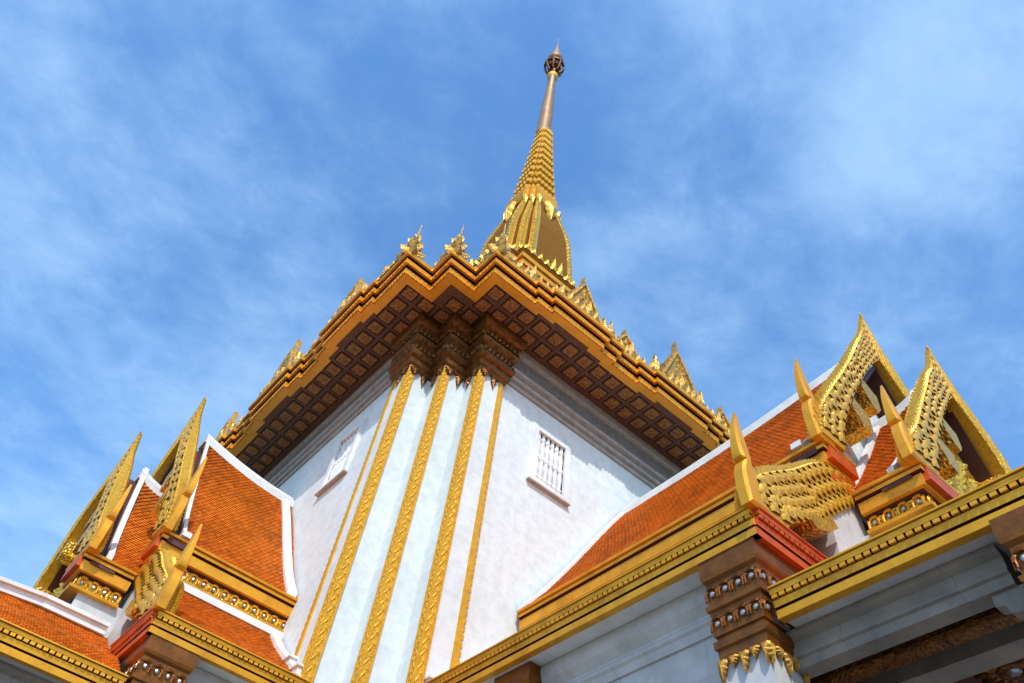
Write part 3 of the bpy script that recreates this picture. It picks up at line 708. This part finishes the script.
def fascia(fr, path, ztop, name, parent, mats=('gold', 'groove'), scale=1.0, sg=1):
    m = MB(fr); sweep(m, path, [(o * sg, ztop + (z - 0.315) * scale) for o, z in FASC], mats=FMAT)
    d = m
    pp = offset(path, 0.034 * sg)
    for i in range(len(pp) - 1):
        a, b = pp[i], pp[i + 1]; L = math.hypot(b[0] - a[0], b[1] - a[1]); k = int(L / 0.085); ux, uy = (b[0] - a[0]) / L, (b[1] - a[1]) / L
        for q in range(k):
            t = (q + .5) * L / k; x, y = a[0] + ux * t, a[1] + uy * t; px, py = -uy, ux
            qd = [(x + ux * s_ * .031 + px * r_ * .03, y + uy * s_ * .031 + py * r_ * .03) for s_, r_ in ((-1, -1), (1, -1), (1, 1), (-1, 1))]
            z0 = ztop + (0.192 - .315) * scale; d.hexa([(u, v, z0) for u, v in qd] + [(u, v, z0 + 0.04) for u, v in qd])
    return m.build(name, list(mats), parent)
def barge(fr0, parent, bface, pts_out, pts_in, mir, t=0.42, name='bargeboard', mt='board', lean=0.0):
    """carved gable board: outer and inner edge curves in (a,z); bface is its front plane; t its depth"""
    A = (lambda a: 2 * HP - a) if mir else (lambda a: a)
    zb_, zt_ = pts_out[-1][1], pts_out[0][1]
    def fr(p):
        f = max(0, min(1, (p[2] - zb_) / (zt_ - zb_))); k = 1 - .72 * max(0, (f - .55) / .45) if lean else 1
        return fr0((p[0], bface - t / 2 + (p[1] - bface + t / 2) * k + lean * f, p[2]))
    o_, i_ = smooth_prof(pts_out, 30), smooth_prof(pts_in, 30)
    k = 30
    lo, ao = arc_pts(o_); li, ai = arc_pts(i_)
    O = [ao(lo * q / k) for q in range(k + 1)]; I = [ai(li * q / k) for q in range(k + 1)]
    m = MB(fr)
    rings = []
    for (a, z), (c, y) in zip(O, I): rings.append([(A(a), bface - t, z), (A(a), bface, z), (A(c), bface, y), (A(c), bface - t, y)])
    m.loft(rings)
    # relief: three rows of raised leaves on the front, two rows on the outer edge, and flame teeth
    for q in range(k * 2):
        f = (q + .5) / (k * 2); (a, z), (c, y) = ao(lo * f), ai(li * f)
        (a2, z2) = ao(min(lo, lo * f + 0.07)); tx, tz = a2 - a, z2 - z; l = math.hypot(tx, tz) or 1; tx /= l; tz /= l
        if q % 2 == 0:
            wid = math.hypot(c - a, y - z); nr_ = max(1, int(round(wid / 0.20)))
            px, pz = (c - a) / wid if wid > .01 else 0, (y - z) / wid if wid > .01 else 0
            tx2, tz2 = -tx, -tz                        # leaves climb towards the peak
            for r in range(nr_):
                w = (r + .5) / nr_ + (0.16 if q % 4 else -.16) / nr_; sc = random.uniform(.95, 1.05)
                ang = (.22 if q % 4 else -.22) + random.uniform(-.05, .05); ux_, uz_ = px * math.cos(ang) + tx2 * math.sin(ang), pz * math.cos(ang) + tz2 * math.sin(ang)
                vx_, vz_ = tx2 * math.cos(ang) - px * math.sin(ang), tz2 * math.cos(ang) - pz * math.sin(ang)
                fleur(m, (A(a + (c - a) * w), bface + .01, z + (y - z) * w), (ux_ * (-1 if mir else 1), 0, uz_), (vx_ * (-1 if mir else 1), 0, vz_), (0, 1, 0), .17 * sc, .25 * sc, .016)
        for r in range(3):
            bb = bface - t * (r + .5) / 3; s = 0.06; nx, nz = -tz, tx
            ctr = ((a + c) / 2, (z + y) / 2)
            if (a - ctr[0]) * nx + (z - ctr[1]) * nz < 0: nx, nz = -nx, -nz
            cor = [(a - tx * s, z - tz * s, bb), (a, z, bb - s), (a + tx * s, z + tz * s, bb), (a, z, bb + s)]
            ii = [m.pt((A(x + nx * .002), v3, v + nz * .002)) for x, v, v3 in cor]; ap = m.pt((A(a + nx * .05), bb, z + nz * .05))
            for e_ in range(4): m.face((ii[e_], ii[(e_ + 1) % 4], ap))
        if q % 2 == 0:
            nx, nz = -tz, tx; ctr = ((a + c) / 2, (z + y) / 2)
            if (a - ctr[0]) * nx + (z - ctr[1]) * nz < 0: nx, nz = -nx, -nz
            sz = 0.13 * (1 - 0.5 * (1 - f)); up = (-tx * .8, -tz * .8)
            tri = [(a - tx * .06, z - tz * .06), (a + tx * .06, z + tz * .06), (a + nx * sz + up[0] * sz, z + nz * sz + up[1] * sz)]
            m.prism(tri, lambda u, v: (A(u), bface - 0.14, v), lambda u, v: (A(u), bface - 0.02, v))
    return m.build(name, mt, parent)
def horn(fr, parent, a, b, z, h, mir, t=0.17, name='hang_finial'):
    """smooth gilded horn at the foot of a gable board: an S-shaped foot, a notch and an upright blade"""
    A = (lambda x: 2 * HP - x) if mir else (lambda x: x)
    ol = [(-.10, -.02), (-.20, .14), (-.21, .30), (-.13, .42), (-.085, .46), (-.19, .49), (-.24, .58), (-.23, .72), (-.18, .87), (-.06, 1.02), (0.02, 1.10), (.03, 1.0), (.05, .84), (.10, .66), (.13, .50), (.10, .46), (.14, .36), (.24, .24), (.34, .10), (.36, -.02)]
    m = MB(fr)
    k = h / 1.03; t *= .66
    cl_ = ol[1:-1]; ol = [ol[0]] + smooth_prof([(x * (.43 if y < .45 else .36), y) for x, y in cl_], len(cl_) * 3) + [ol[-1]]; ol[0] = (ol[0][0] * .6, ol[0][1]); ol[-1] = (ol[-1][0] * .6, ol[-1][1])
    n_ = len(ol)
    th = lambda y: 1 - .75 * max(0, (y - .5) / .6)
    a_ = [m.pt((A(a + x * k * 1.0), b - t / 2 * th(y), z + y * k)) for x, y in ol]; c_ = [m.pt((A(a + x * k), b + t / 2 * th(y), z + y * k)) for x, y in ol]
    sa = [m.pt((A(a + (x * .72 + .01) * k), b - (t / 2 + .025) * th(y), z + (y * .93 + .03) * k)) for x, y in ol]; sc = [m.pt((A(a + (x * .72 + .01) * k), b + (t / 2 + .025) * th(y), z + (y * .93 + .03) * k)) for x, y in ol]
    m.face(sa[::-1]); m.face(sc)
    for i in range(n_):
        j = (i + 1) % n_; m.face((a_[i], a_[j], c_[j], c_[i])); m.face((sa[i], sa[j], a_[j], a_[i])); m.face((c_[i], c_[j], sc[j], sc[i]))
    return m.build(name, 'gold', parent)
def bosses(m, P, u0, u1, v0, v1, pu, pv, h):
    """a field of raised leaves; P maps (u,v,d) with d outward"""
    nu, nv = max(1, int((u1 - u0) / pu)), max(1, int((v1 - v0) / pv))
    for i in range(nu):
        for j in range(nv):
            u, v = u0 + (i + .5 + (.25 if j % 2 else -.25)) * (u1 - u0) / nu, v0 + (j + .5) * (v1 - v0) / nv
            su, sv = .55 * (u1 - u0) / nu, .62 * (v1 - v0) / nv
            ii = [m.pt(P(u + x * su, v + y * sv, .001)) for x, y in ((-1, .2), (-.3, -1), (.9, -.3), (.4, 1))]; ap = m.pt(P(u + .1 * su, v - .1 * sv, h))
            for e_ in range(4): m.face((ii[e_], ii[(e_ + 1) % 4], ap))
def carved_fascia(fr, path, ztop, zbot, name, parent, front=False):
    """eave band of the upper roofs: crown, plain gilded band, carved band set with beads, foot moulding"""
    m = MB(fr); H_ = ztop - zbot
    prof = [(-.12, 0), (.05, 0), (.06, .07), (.0, .09), (.0, .10), (-.03, .12), (-.03, .40), (.0, .42), (.01, .48), (.06, .50), (.075, .76), (.05, .775), (.05, .80), (.11, .82), (.12, .90), (.09, .91), (.09, .93), (.15, .94), (.16, 1.0), (-.12, 1.0)]
    mats = [0, 0, 0, 1, 1, 2, 1, 1, 0, 0, 1, 1, 1, 0, 1, 1, 0, 0, 0, 0]
    sweep(m, path, [(o, zbot + z * H_) for o, z in prof], mats=mats); bead_row(m, path, -0.012, zbot + .25 * H_, 0.038, 0.20, 1, slot=3)
    return m.build(name, ['gold', 'groove', 'gold_carved', 'silver'], parent)
def portico(fr, label, b1, b2, blen, group, loc, w0=0.0):
    T = thing('temple_portico', label, 'portico', loc, group)
    def mirp(path): return [(2 * HP - a, b) for a, b in path]
    for mir in (False, True):
        A = (lambda a: 2 * HP - a) if mir else (lambda a: a)
        sgn = -1 if mir else 1
        def pth(p): return [(A(a), b) for a, b in p][::-1] if not mir else [(A(a), b) for a, b in p]
        # paths run so that their right hand points outward from the portico
        def swp(path): return pth(path)
        # ---- tiled slopes
        up = tiles(fr, ROOF, 0.03, b1 - 0.42, mir, T, rise=0.38, name='main_roof')
        tiles(fr, SKIRT, 0.03, b1 - 0.36, mir, T, name='skirt_roof')
        pr = tiles(fr, PROOF, b1 - 0.35, b2 - 0.40, mir, T, rise=0.25, name='porch_roof')
        def clipf(a, b): return b < b2 + (3.45 - a) * 1.6 + 0.25 if b > b2 - .2 else True
        tiles(fr, PSKIRT, b1 - 0.25, blen, mir, T, clip=None, name='porch_skirt_roof')
        # ---- white flashings
        m = MB(fr)
        sp_ = smooth_prof(ROOF)
        for bb, w in ((0.10 + w0, 0.20), (b1 - 0.41, 0.07)): m = MB(fr); strip_along(m, [(A(a), bb, z + 0.0 + (0.38 * ((5.65 - a) < 2.8) * ((a - 2.86) / 2.79) ** 2 if bb > 1 else 0)) for a, z in sp_], w, 0.13); m.build('roof_flashing', 'trim', T)
        m = MB(fr); m.box((min(A(2.78), A(3.0)), b1 - .52, 8.16), (max(A(2.78), A(3.0)), b1 - .36, 8.26))
        m.build('flashing_end', 'trim', T)
        m = MB(fr)
        strip_along(m, [(A(a), b1 - 0.30, z + 0.02) for a, z in smooth_prof(PROOF)], 0.13, 0.12); m.build('roof_flashing', 'trim', T); m = MB(fr); strip_along(m, [(A(a), b2 - 0.42, z + .25 * max(0, (a - 3.36) / 2.29) ** 2) for a, z in smooth_prof(PROOF)], 0.10, 0.13)
        m.build('roof_flashing', 'trim', T)
        m = MB(fr); strip_along(m, [(A(a), 0.08 + w0 * 1.3, z + 0.01) for a, z in SKIRT], 0.16, 0.10); m.build('roof_flashing', 'trim', T); m = MB(fr); strip_along(m, [(A(a), b1 - 0.38, z + .01) for a, z in SKIRT], 0.10, 0.12)
        m.build('roof_flashing', 'trim', T); m = MB(fr); m.box((A(2.95) - .06, 0.0, 7.33), (A(2.95) + .06, b1 - .5, 7.45)); m.box((A(2.99) - .07, 0.0, 7.40), (A(2.99) + .07, b1 - .5, 7.47))
        m.build('roof_flashing', 'trim', T); m = MB(fr)   # little stacked blocks where the skirt meets the tower
        for k in range(2): m = MB(fr); m.box((A(1.34 + .42 * k) - .13, 0.0, 6.0 + .30 * k), (A(1.34 + .42 * k) + .13, 0.14 + w0 * 1.5, 6.12 + .30 * k)); m.box((A(1.34 + .42 * k) - .16, 0.0, 6.123 + .30 * k), (A(1.34 + .42 * k) + .15, 0.17 + w0 * 1.5, 6.16 + .30 * k)); m.build('stepped_block', 'trim', T)
        m = MB(fr)                                    # top flashing of the porch skirt
        for h0, h1, o in ((6.30, 6.42, 0.0), (6.422, 6.48, 0.05)):
            m.hexa([(A(3.28 - o), b1 - .1, h0), (A(3.5), b1 - .1, h0), (A(3.5), b2 + .1, h0), (A(3.28 - o), b2 + .1, h0)] + [(A(3.28 - o), b1 - .1, h1), (A(3.5), b1 - .1, h1), (A(3.5), b2 + .1, h1), (A(3.28 - o), b2 + .1, h1)])
            q = blen
            m.hexa([(A(3.28 - o), b2 + .102, h0), (A(3.5), b2 + .102, h0), (A(3.15), q, h0 - .38), (A(2.90 - o), q, h0 - .38)] + [(A(3.28 - o), b2 + .102, h1), (A(3.5), b2 + .102, h1), (A(3.15), q, h1 - .38), (A(2.90 - o), q, h1 - .38)])
        m.build('roof_flashing', 'trim', T)
        # ---- eave bands
        m_front = 0.62
        carved_fascia(fr, swp([(2.98, 0.02), (2.98, b1 - 0.20), (2.98 + m_front, b1 - 0.20)]), 8.13, 7.46, 'main_eave_band', T)
        m = MB(fr); m.box((A(2.96) if not mir else A(2.96 + m_front), b1 - 0.172, 7.86), (A(2.96 + m_front) if not mir else A(2.96), b1 - 0.055, 8.10)); 
        m.box((A(2.98) if not mir else A(2.94 + m_front), b1 - 0.172, 7.52), (A(2.94 + m_front) if not mir else A(2.98), b1 - 0.135, 7.70)); m.build('eave_front_panel', 'red', T)
        fascia(fr, swp([(1.09, 0.05), (1.09, b1 - 0.24)]), 5.87, 'skirt_eave_band', T)
        fascia(fr, swp([(1.09, b1 - 0.242), (2.9, b1 - 0.242)]) if False else ([(A(1.09), b1 - .24), (A(2.6), b1 - .24)][::-1] if not mir else [(A(1.09), b1 - .24), (A(2.6), b1 - .24)]), 5.87, 'skirt_eave_front', T, ('red', 'groove'))
        carved_fascia(fr, swp([(3.46, b1 - 0.10), (3.46, b2 - 0.16), (3.46 + .75, b2 - 0.16)]), 7.46, 6.84, 'porch_eave_band', T)
        m = MB(fr); m.box((A(3.44) if not mir else A(3.44 + .73), b2 - 0.132, 7.21), (A(3.44 + .73) if not mir else A(3.44), b2 - 0.015, 7.43)); m.build('eave_front_panel', 'red', T)
        fascia(fr, swp([(1.29, b1 - 0.30), (1.29, blen)]), 4.97, 'porch_skirt_eave_band', T)
        # ---- gable boards with finials
        o1 = [(5.66, 13.46), (5.35, 12.68), (4.86, 11.86), (4.05, 10.52), (3.30, 9.38), (2.90, 8.70), (2.78, 8.16)]
        i1 = [(5.66, 12.10), (5.30, 11.70), (4.80, 11.02), (4.20, 10.10), (3.75, 9.32), (3.45, 8.70), (3.30, 8.16)]
        bb = barge(fr, T, b1, o1, i1, mir, 0.24, lean=.24); horn(fr, bb, 2.80, b1 - 0.10, 8.12, 1.62, mir)
        for t_ in (0.30, 0.62):                        # gilded brackets hanging below the board
            k = (t_); a, z = 5.3 - 2.0 * k, 11.5 - 3.1 * k
            q = MB(fr); q.prism([(a, z + .25), (a - .14, z - .02), (a + .02, z - .38), (a + .18, z - .46), (a + .30, z - .30), (a + .34, z + .05)], lambda u, v: (A(u), b1 - .30, v), lambda u, v: (A(u), b1 + .06, v)); q.build('bracket', 'gold_carved', bb)
        d_ = [(5.66 - 5.66, 0)]
        o2 = [(5.66, 11.66), (5.35, 10.92), (4.88, 10.28), (4.10, 9.05), (3.60, 8.25), (3.30, 7.85), (3.20, 7.45)]
        i2 = [(5.66, 10.40), (5.30, 10.02), (4.85, 9.42), (4.40, 8.70), (4.05, 8.10), (3.85, 7.75), (3.75, 7.45)]
        bc_ = barge(fr, T, b2, o2, i2, mir, 0.24, lean=.20); horn(fr, bc_, 3.20, b2 - 0.08, 7.44, 1.30, mir)
        for t_ in (0.34, 0.70):
            k = t_; a, z = 5.3 - 1.6 * k, 9.85 - 2.3 * k
            q = MB(fr); q.prism([(a, z + .22), (a - .12, z - .02), (a + .02, z - .32), (a + .16, z - .40), (a + .26, z - .26), (a + .30, z + .05)], lambda u, v: (A(u), b2 - .30, v), lambda u, v: (A(u), b2 + .06, v)); q.build('bracket', 'gold_carved', bc_)
        o3 = [(3.30, 8.35 - .45), (2.70, 7.62), (2.00, 7.02), (1.45, 6.60), (1.16, 6.30), (1.08, 5.90)]
        i3 = [(3.50, 7.45), (2.95, 6.95), (2.40, 6.50), (1.95, 6.18), (1.72, 6.02), (1.62, 5.90)]
        bs = barge(fr, T, b1 - 0.16, o3, i3, mir, 0.30, 'skirt_bargeboard', 'board'); horn(fr, bs, 1.02, b1 - 0.22, 5.88, 1.38, mir)
        q = MB(fr); q.prism([(2.55, 6.62), (2.35, 6.45), (2.12, 6.36), (2.05, 6.26), (2.14, 6.18), (2.38, 6.26), (2.66, 6.48)], lambda u, v: (A(u), b1 - .36, v), lambda u, v: (A(u), b1 - .10, v)); q.build('bracket', 'gold_carved', bs)
        for nm, PF, bq, ln in (('verge_soffit', ROOF, b1, .22), ('verge_soffit', PROOF, b2, .18)):
            q = MB(fr); sp2 = smooth_prof(PF); zt2, zb2 = PF[0][1], PF[-1][1]
            q.loft([[(A(a), bq - .62, z - .16), (A(a), bq - .20 + ln * (z - zb2) / (zt2 - zb2), z - .16), (A(a), bq - .20 + ln * (z - zb2) / (zt2 - zb2), z - .06), (A(a), bq - .62, z - .06)] for a, z in sp2])
            q.build(nm, 'dark_red', T)
        # ---- walls between the roofs
        m = MB(fr)
        m.hexa([(A(3.12), 0.02, 6.9), (A(3.4), 0.02, 6.9), (A(3.4), b1 - .62, 6.9), (A(3.12), b1 - .62, 6.9)] + [(A(3.12), 0.02, 7.6), (A(3.4), 0.02, 7.6), (A(3.4), b1 - .62, 7.6), (A(3.12), b1 - .62, 7.6)])
        m.box((min(A(2.72), A(3.6)), b1 - .70, 5.2), (max(A(2.72), A(3.6)), b1 - .20, 7.45)); m.box((min(A(3.6), A(3.5)), b1 - .3, 5.4), (max(A(3.6), A(3.5)), b2 - .3, 6.9))
        m.build('clerestory_wall', 'marble', T)
        # ---- lower walls, soffits and columns
        m = MB(fr)
        m.box((min(A(1.13), A(1.9)), 0.05, 5.565), (max(A(1.13), A(1.9)), b1 - .28, 5.62)); m.build('soffit', 'trim', T)
        m = MB(fr); m.box((min(A(1.33), A(2.2)), b1 - .27, 4.665), (max(A(1.33), A(2.2)), blen, 4.74)); m.build('soffit', 'marble', T)
        m = MB(fr); m.box((min(A(1.62), A(1.9)), 0.05, -EYE), (max(A(1.62), A(1.9)), b1 - .55, 5.56)); m.build('hall_wall', 'marble', T)
        wp = [(1.62, 0.05), (1.62, b1 - .9)]
        m = MB(fr); sweep(m, swp(wp), [(-.02, 5.04), (.03, 5.04), (.05, 5.14), (.08, 5.17), (.08, 5.26), (.16, 5.36), (.19, 5.46), (.19, 5.558), (-.02, 5.558)]); m.build('wall_cornice', 'marble', T)
        def column(a, b, w, zt_, parts=True):
            c = MB(fr); cs = [(A(a), b - w), (A(a + w), b - w), (A(a + w), b), (A(a), b)]
            x0, x1 = min(A(a), A(a + w)), max(A(a), A(a + w))
            c.box((x0, b - w, -EYE), (x1, b, zt_ - .6)); co = c.build('column', 'marble', T)
            P4 = [(x0, b - w), (x1, b - w), (x1, b), (x0, b)]
            k = MB(fr); pr_ = [(-.02, zt_ - 1.16), (0.030, zt_ - 1.16), (0.036, zt_ - 1.05), (0.060, zt_ - 1.03), (0.066, zt_ - .95), (0.030, zt_ - .93), (0.030, zt_ - .90), (0.054, zt_ - .89), (0.060, zt_ - .62), (0.090, zt_ - .60), (0.096, zt_ - .55), (0.066, zt_ - .53), (0.072, zt_ - .28), (0.102, zt_ - .24), (0.114, zt_ - .20), (0.114, zt_ - .0), (-.02, zt_)]
            sweep(k, P4, pr_, closed=True)
            r_ = k; bead_row(r_, P4, .065, zt_ - .77, .036, .14, 1, True); bead_row(r_, P4, .08, zt_ - .42, .038, .15, 1, True); h = k; PP = offset(P4, .03, True); k.cur = 2
            for i in range(4):
                p, q = PP[i], PP[(i + 1) % 4]; (nx, ny), L = path_right_normal(p, q); ux, uy = (q[0] - p[0]) / L, (q[1] - p[1]) / L
                for t, s, l in ((.05, .11, .20), (.28, .12, .11), (.5, .12, .20), (.72, .12, .11), (.95, .11, .20)):
                    fleur(h, (p[0] + ux * t * L, p[1] + uy * t * L, zt_ - 1.15), (ux, uy, 0), (0, 0, -1), (nx, ny, 0), s, l, .028)
            k.cur = 0; k.build('capital', ['bronze', 'silver', 'gold_old'], co)
        column(1.22, b1 - .42, 0.52, 5.555)
        column(1.35, 2.35 if b1 > 4 else 1.2, 0.50, 5.555) if b1 > 4 else None
        column(1.36, b1 + 2.50, 0.52, 4.66)
        m = MB(fr); sweep(m, swp([(1.62, b1 - .60), (1.62, b1 + 1.75)]), [(-.20, 4.30), (.0, 4.30), (.01, 4.39), (.04, 4.405), (.04, 4.43), (.02, 4.445), (.02, 4.56), (.08, 4.60), (.09, 4.663), (-.20, 4.663)]); m.build('beam', 'grey_marble', T)
        m = MB(fr); sweep(m, swp([(2.02, b1 - .60), (2.02, b1 + 3.0)]), [(-.1, 4.28), (.04, 4.28), (.06, 4.34), (.02, 4.36), (.05, 4.46), (-.1, 4.66)]); m.build('gilded_inner_band', 'gold_dark', T)
        m = MB(fr); m.box((min(A(2.65), A(2.95)), b1 - .6, 4.45), (max(A(2.65), A(2.95)), b1 + 3.2, 5.0)); m.build('inner_beam', 'grey_marble', T)
        m = MB(fr); m.prism([(0, 0), (0.0, -.12), (.09, -.14), (.11, -.22), (.22, -.25), (.25, -.37), (.36, -.40), (.40, -.56), (.48, -.60), (.48, 0)], lambda u, v: (A(1.66), b1 + 1.52 + u * .9, 4.298 + v * .9), lambda u, v: (A(1.80), b1 + 1.52 + u * .9, 4.298 + v * .9)); m.build('beam_bracket', 'grey_marble', T)
    # ---- ridge caps
    m = MB(fr)
    n_ = 14; rr = []
    for i in range(n_ + 1):
        b = 0.0 + (b1 - .34) * i / n_; z = 12.08 + .38 * (i / n_) ** 2
        rr.append([(HP - .19, b, z - .22), (HP - .20, b, z - .05), (HP - .10, b, z + .02), (HP - .09, b, z + .10), (HP + .09, b, z + .10), (HP + .10, b, z + .02), (HP + .20, b, z - .05), (HP + .19, b, z - .22)])
    m.loft(rr); rr = []
    for i in range(n_ + 1):
        b = b1 - .36 + (b2 - b1 + .02) * i / n_; z = 10.58 + .22 * (i / n_) ** 2
        rr.append([(HP - .19, b, z - .22), (HP - .20, b, z - .05), (HP - .10, b, z + .02), (HP - .09, b, z + .10), (HP + .09, b, z + .10), (HP + .10, b, z + .02), (HP + .20, b, z - .05), (HP + .19, b, z - .22)])
    m.loft(rr); m.build('ridge_cap', 'trim', T)
    # ---- gable fields
    def tri(prof, b, t, dz): 
        pts = [(a, z + dz) for a, z in prof]; return pts + [(2 * HP - a, z) for a, z in pts[::-1][:-1]] if False else pts[::-1] + [(2 * HP - a, z) for a, z in pts[1:]]
    m = MB(fr); m.prism(tri(ROOF, 0, 0, -.08), lambda u, v: (u, b1 - .62, v), lambda u, v: (u, b1 - .42, v)); m.build('gable_wall', 'plaster', T)
    m = MB(fr); m.prism(tri(PROOF, 0, 0, -.08), lambda u, v: (u, b2 - .60, v), lambda u, v: (u, b2 - .42, v)); gw = m.build('gable_wall', 'dark_red', T)
    m = MB(fr)                                        # carved gilded panel leaning in the porch gable
    m.prism([(3.9, 7.50), (4.5, 8.55), (5.0, 9.25), (5.65, 10.0), (6.3, 9.25), (6.8, 8.55), (7.4, 7.50)], lambda u, v: (u, b2 - .42, v), lambda u, v: (u, b2 - .30, v))
    for r in range(9):
        z = 7.6 + r * .26; hw = (10.0 - z) * .62; k = max(1, int(hw / .15))
        for q in range(k): bosses(m, lambda u, v, d: (u, b2 - .30 + d, v), HP - hw + q * 2 * hw / k, HP - hw + (q + 1) * 2 * hw / k, z, z + .24, .3, .24, .09)
    m.build('gable_carving', 'gold_carved', gw)
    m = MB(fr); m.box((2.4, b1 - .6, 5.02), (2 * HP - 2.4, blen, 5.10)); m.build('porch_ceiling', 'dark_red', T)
    # ---- ceiling rosettes
    for ra, rb in ((4.0, b1 + .72), (7.3, b1 + .72)):
        m = MB(fr); zc_ = 5.02
        m.cur = 0
        for k in range(14):
            a = 2 * math.pi * k / 14; c_, s_ = math.cos(a), math.sin(a)
            fleur(m, (ra + c_ * .14, rb + s_ * .14, zc_ - .03), (-s_, c_, 0), (c_, s_, 0), (0, 0, -1), .13, .24, .035)
        m.loft([[(ra + r * math.cos(2 * math.pi * i / 20), rb + r * math.sin(2 * math.pi * i / 20), zc_ - d) for i in range(20)] for r, d in ((.28, 0), (.28, .03), (.19, .04), (.17, .09), (.13, .10), (.10, .05))])
        m.cur = 1; m.ico((ra, rb, zc_ - .06), (.09, .09, .06), 12, 6)
        m.build('ceiling_rosette', ['gold_dark', 'silver'], T)
    # ---- floor slab and core wall behind the porch so that the depth stays dark
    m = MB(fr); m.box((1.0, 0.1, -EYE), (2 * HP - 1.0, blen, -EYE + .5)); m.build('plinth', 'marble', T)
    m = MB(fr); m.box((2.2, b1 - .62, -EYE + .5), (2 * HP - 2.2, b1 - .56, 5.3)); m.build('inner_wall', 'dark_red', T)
    return T
portico(right, 'long orange-tiled portico projecting on the right side of the white tower', 6.47, 7.36, 9.9, 'gabled porticos against the tower', right((HP, 3.2, -EYE)))
portico(left, 'short orange-tiled portico projecting on the left side of the white tower', 2.88, 3.72, 6.2, 'gabled porticos against the tower', left((HP, 1.5, -EYE)), 0.13)
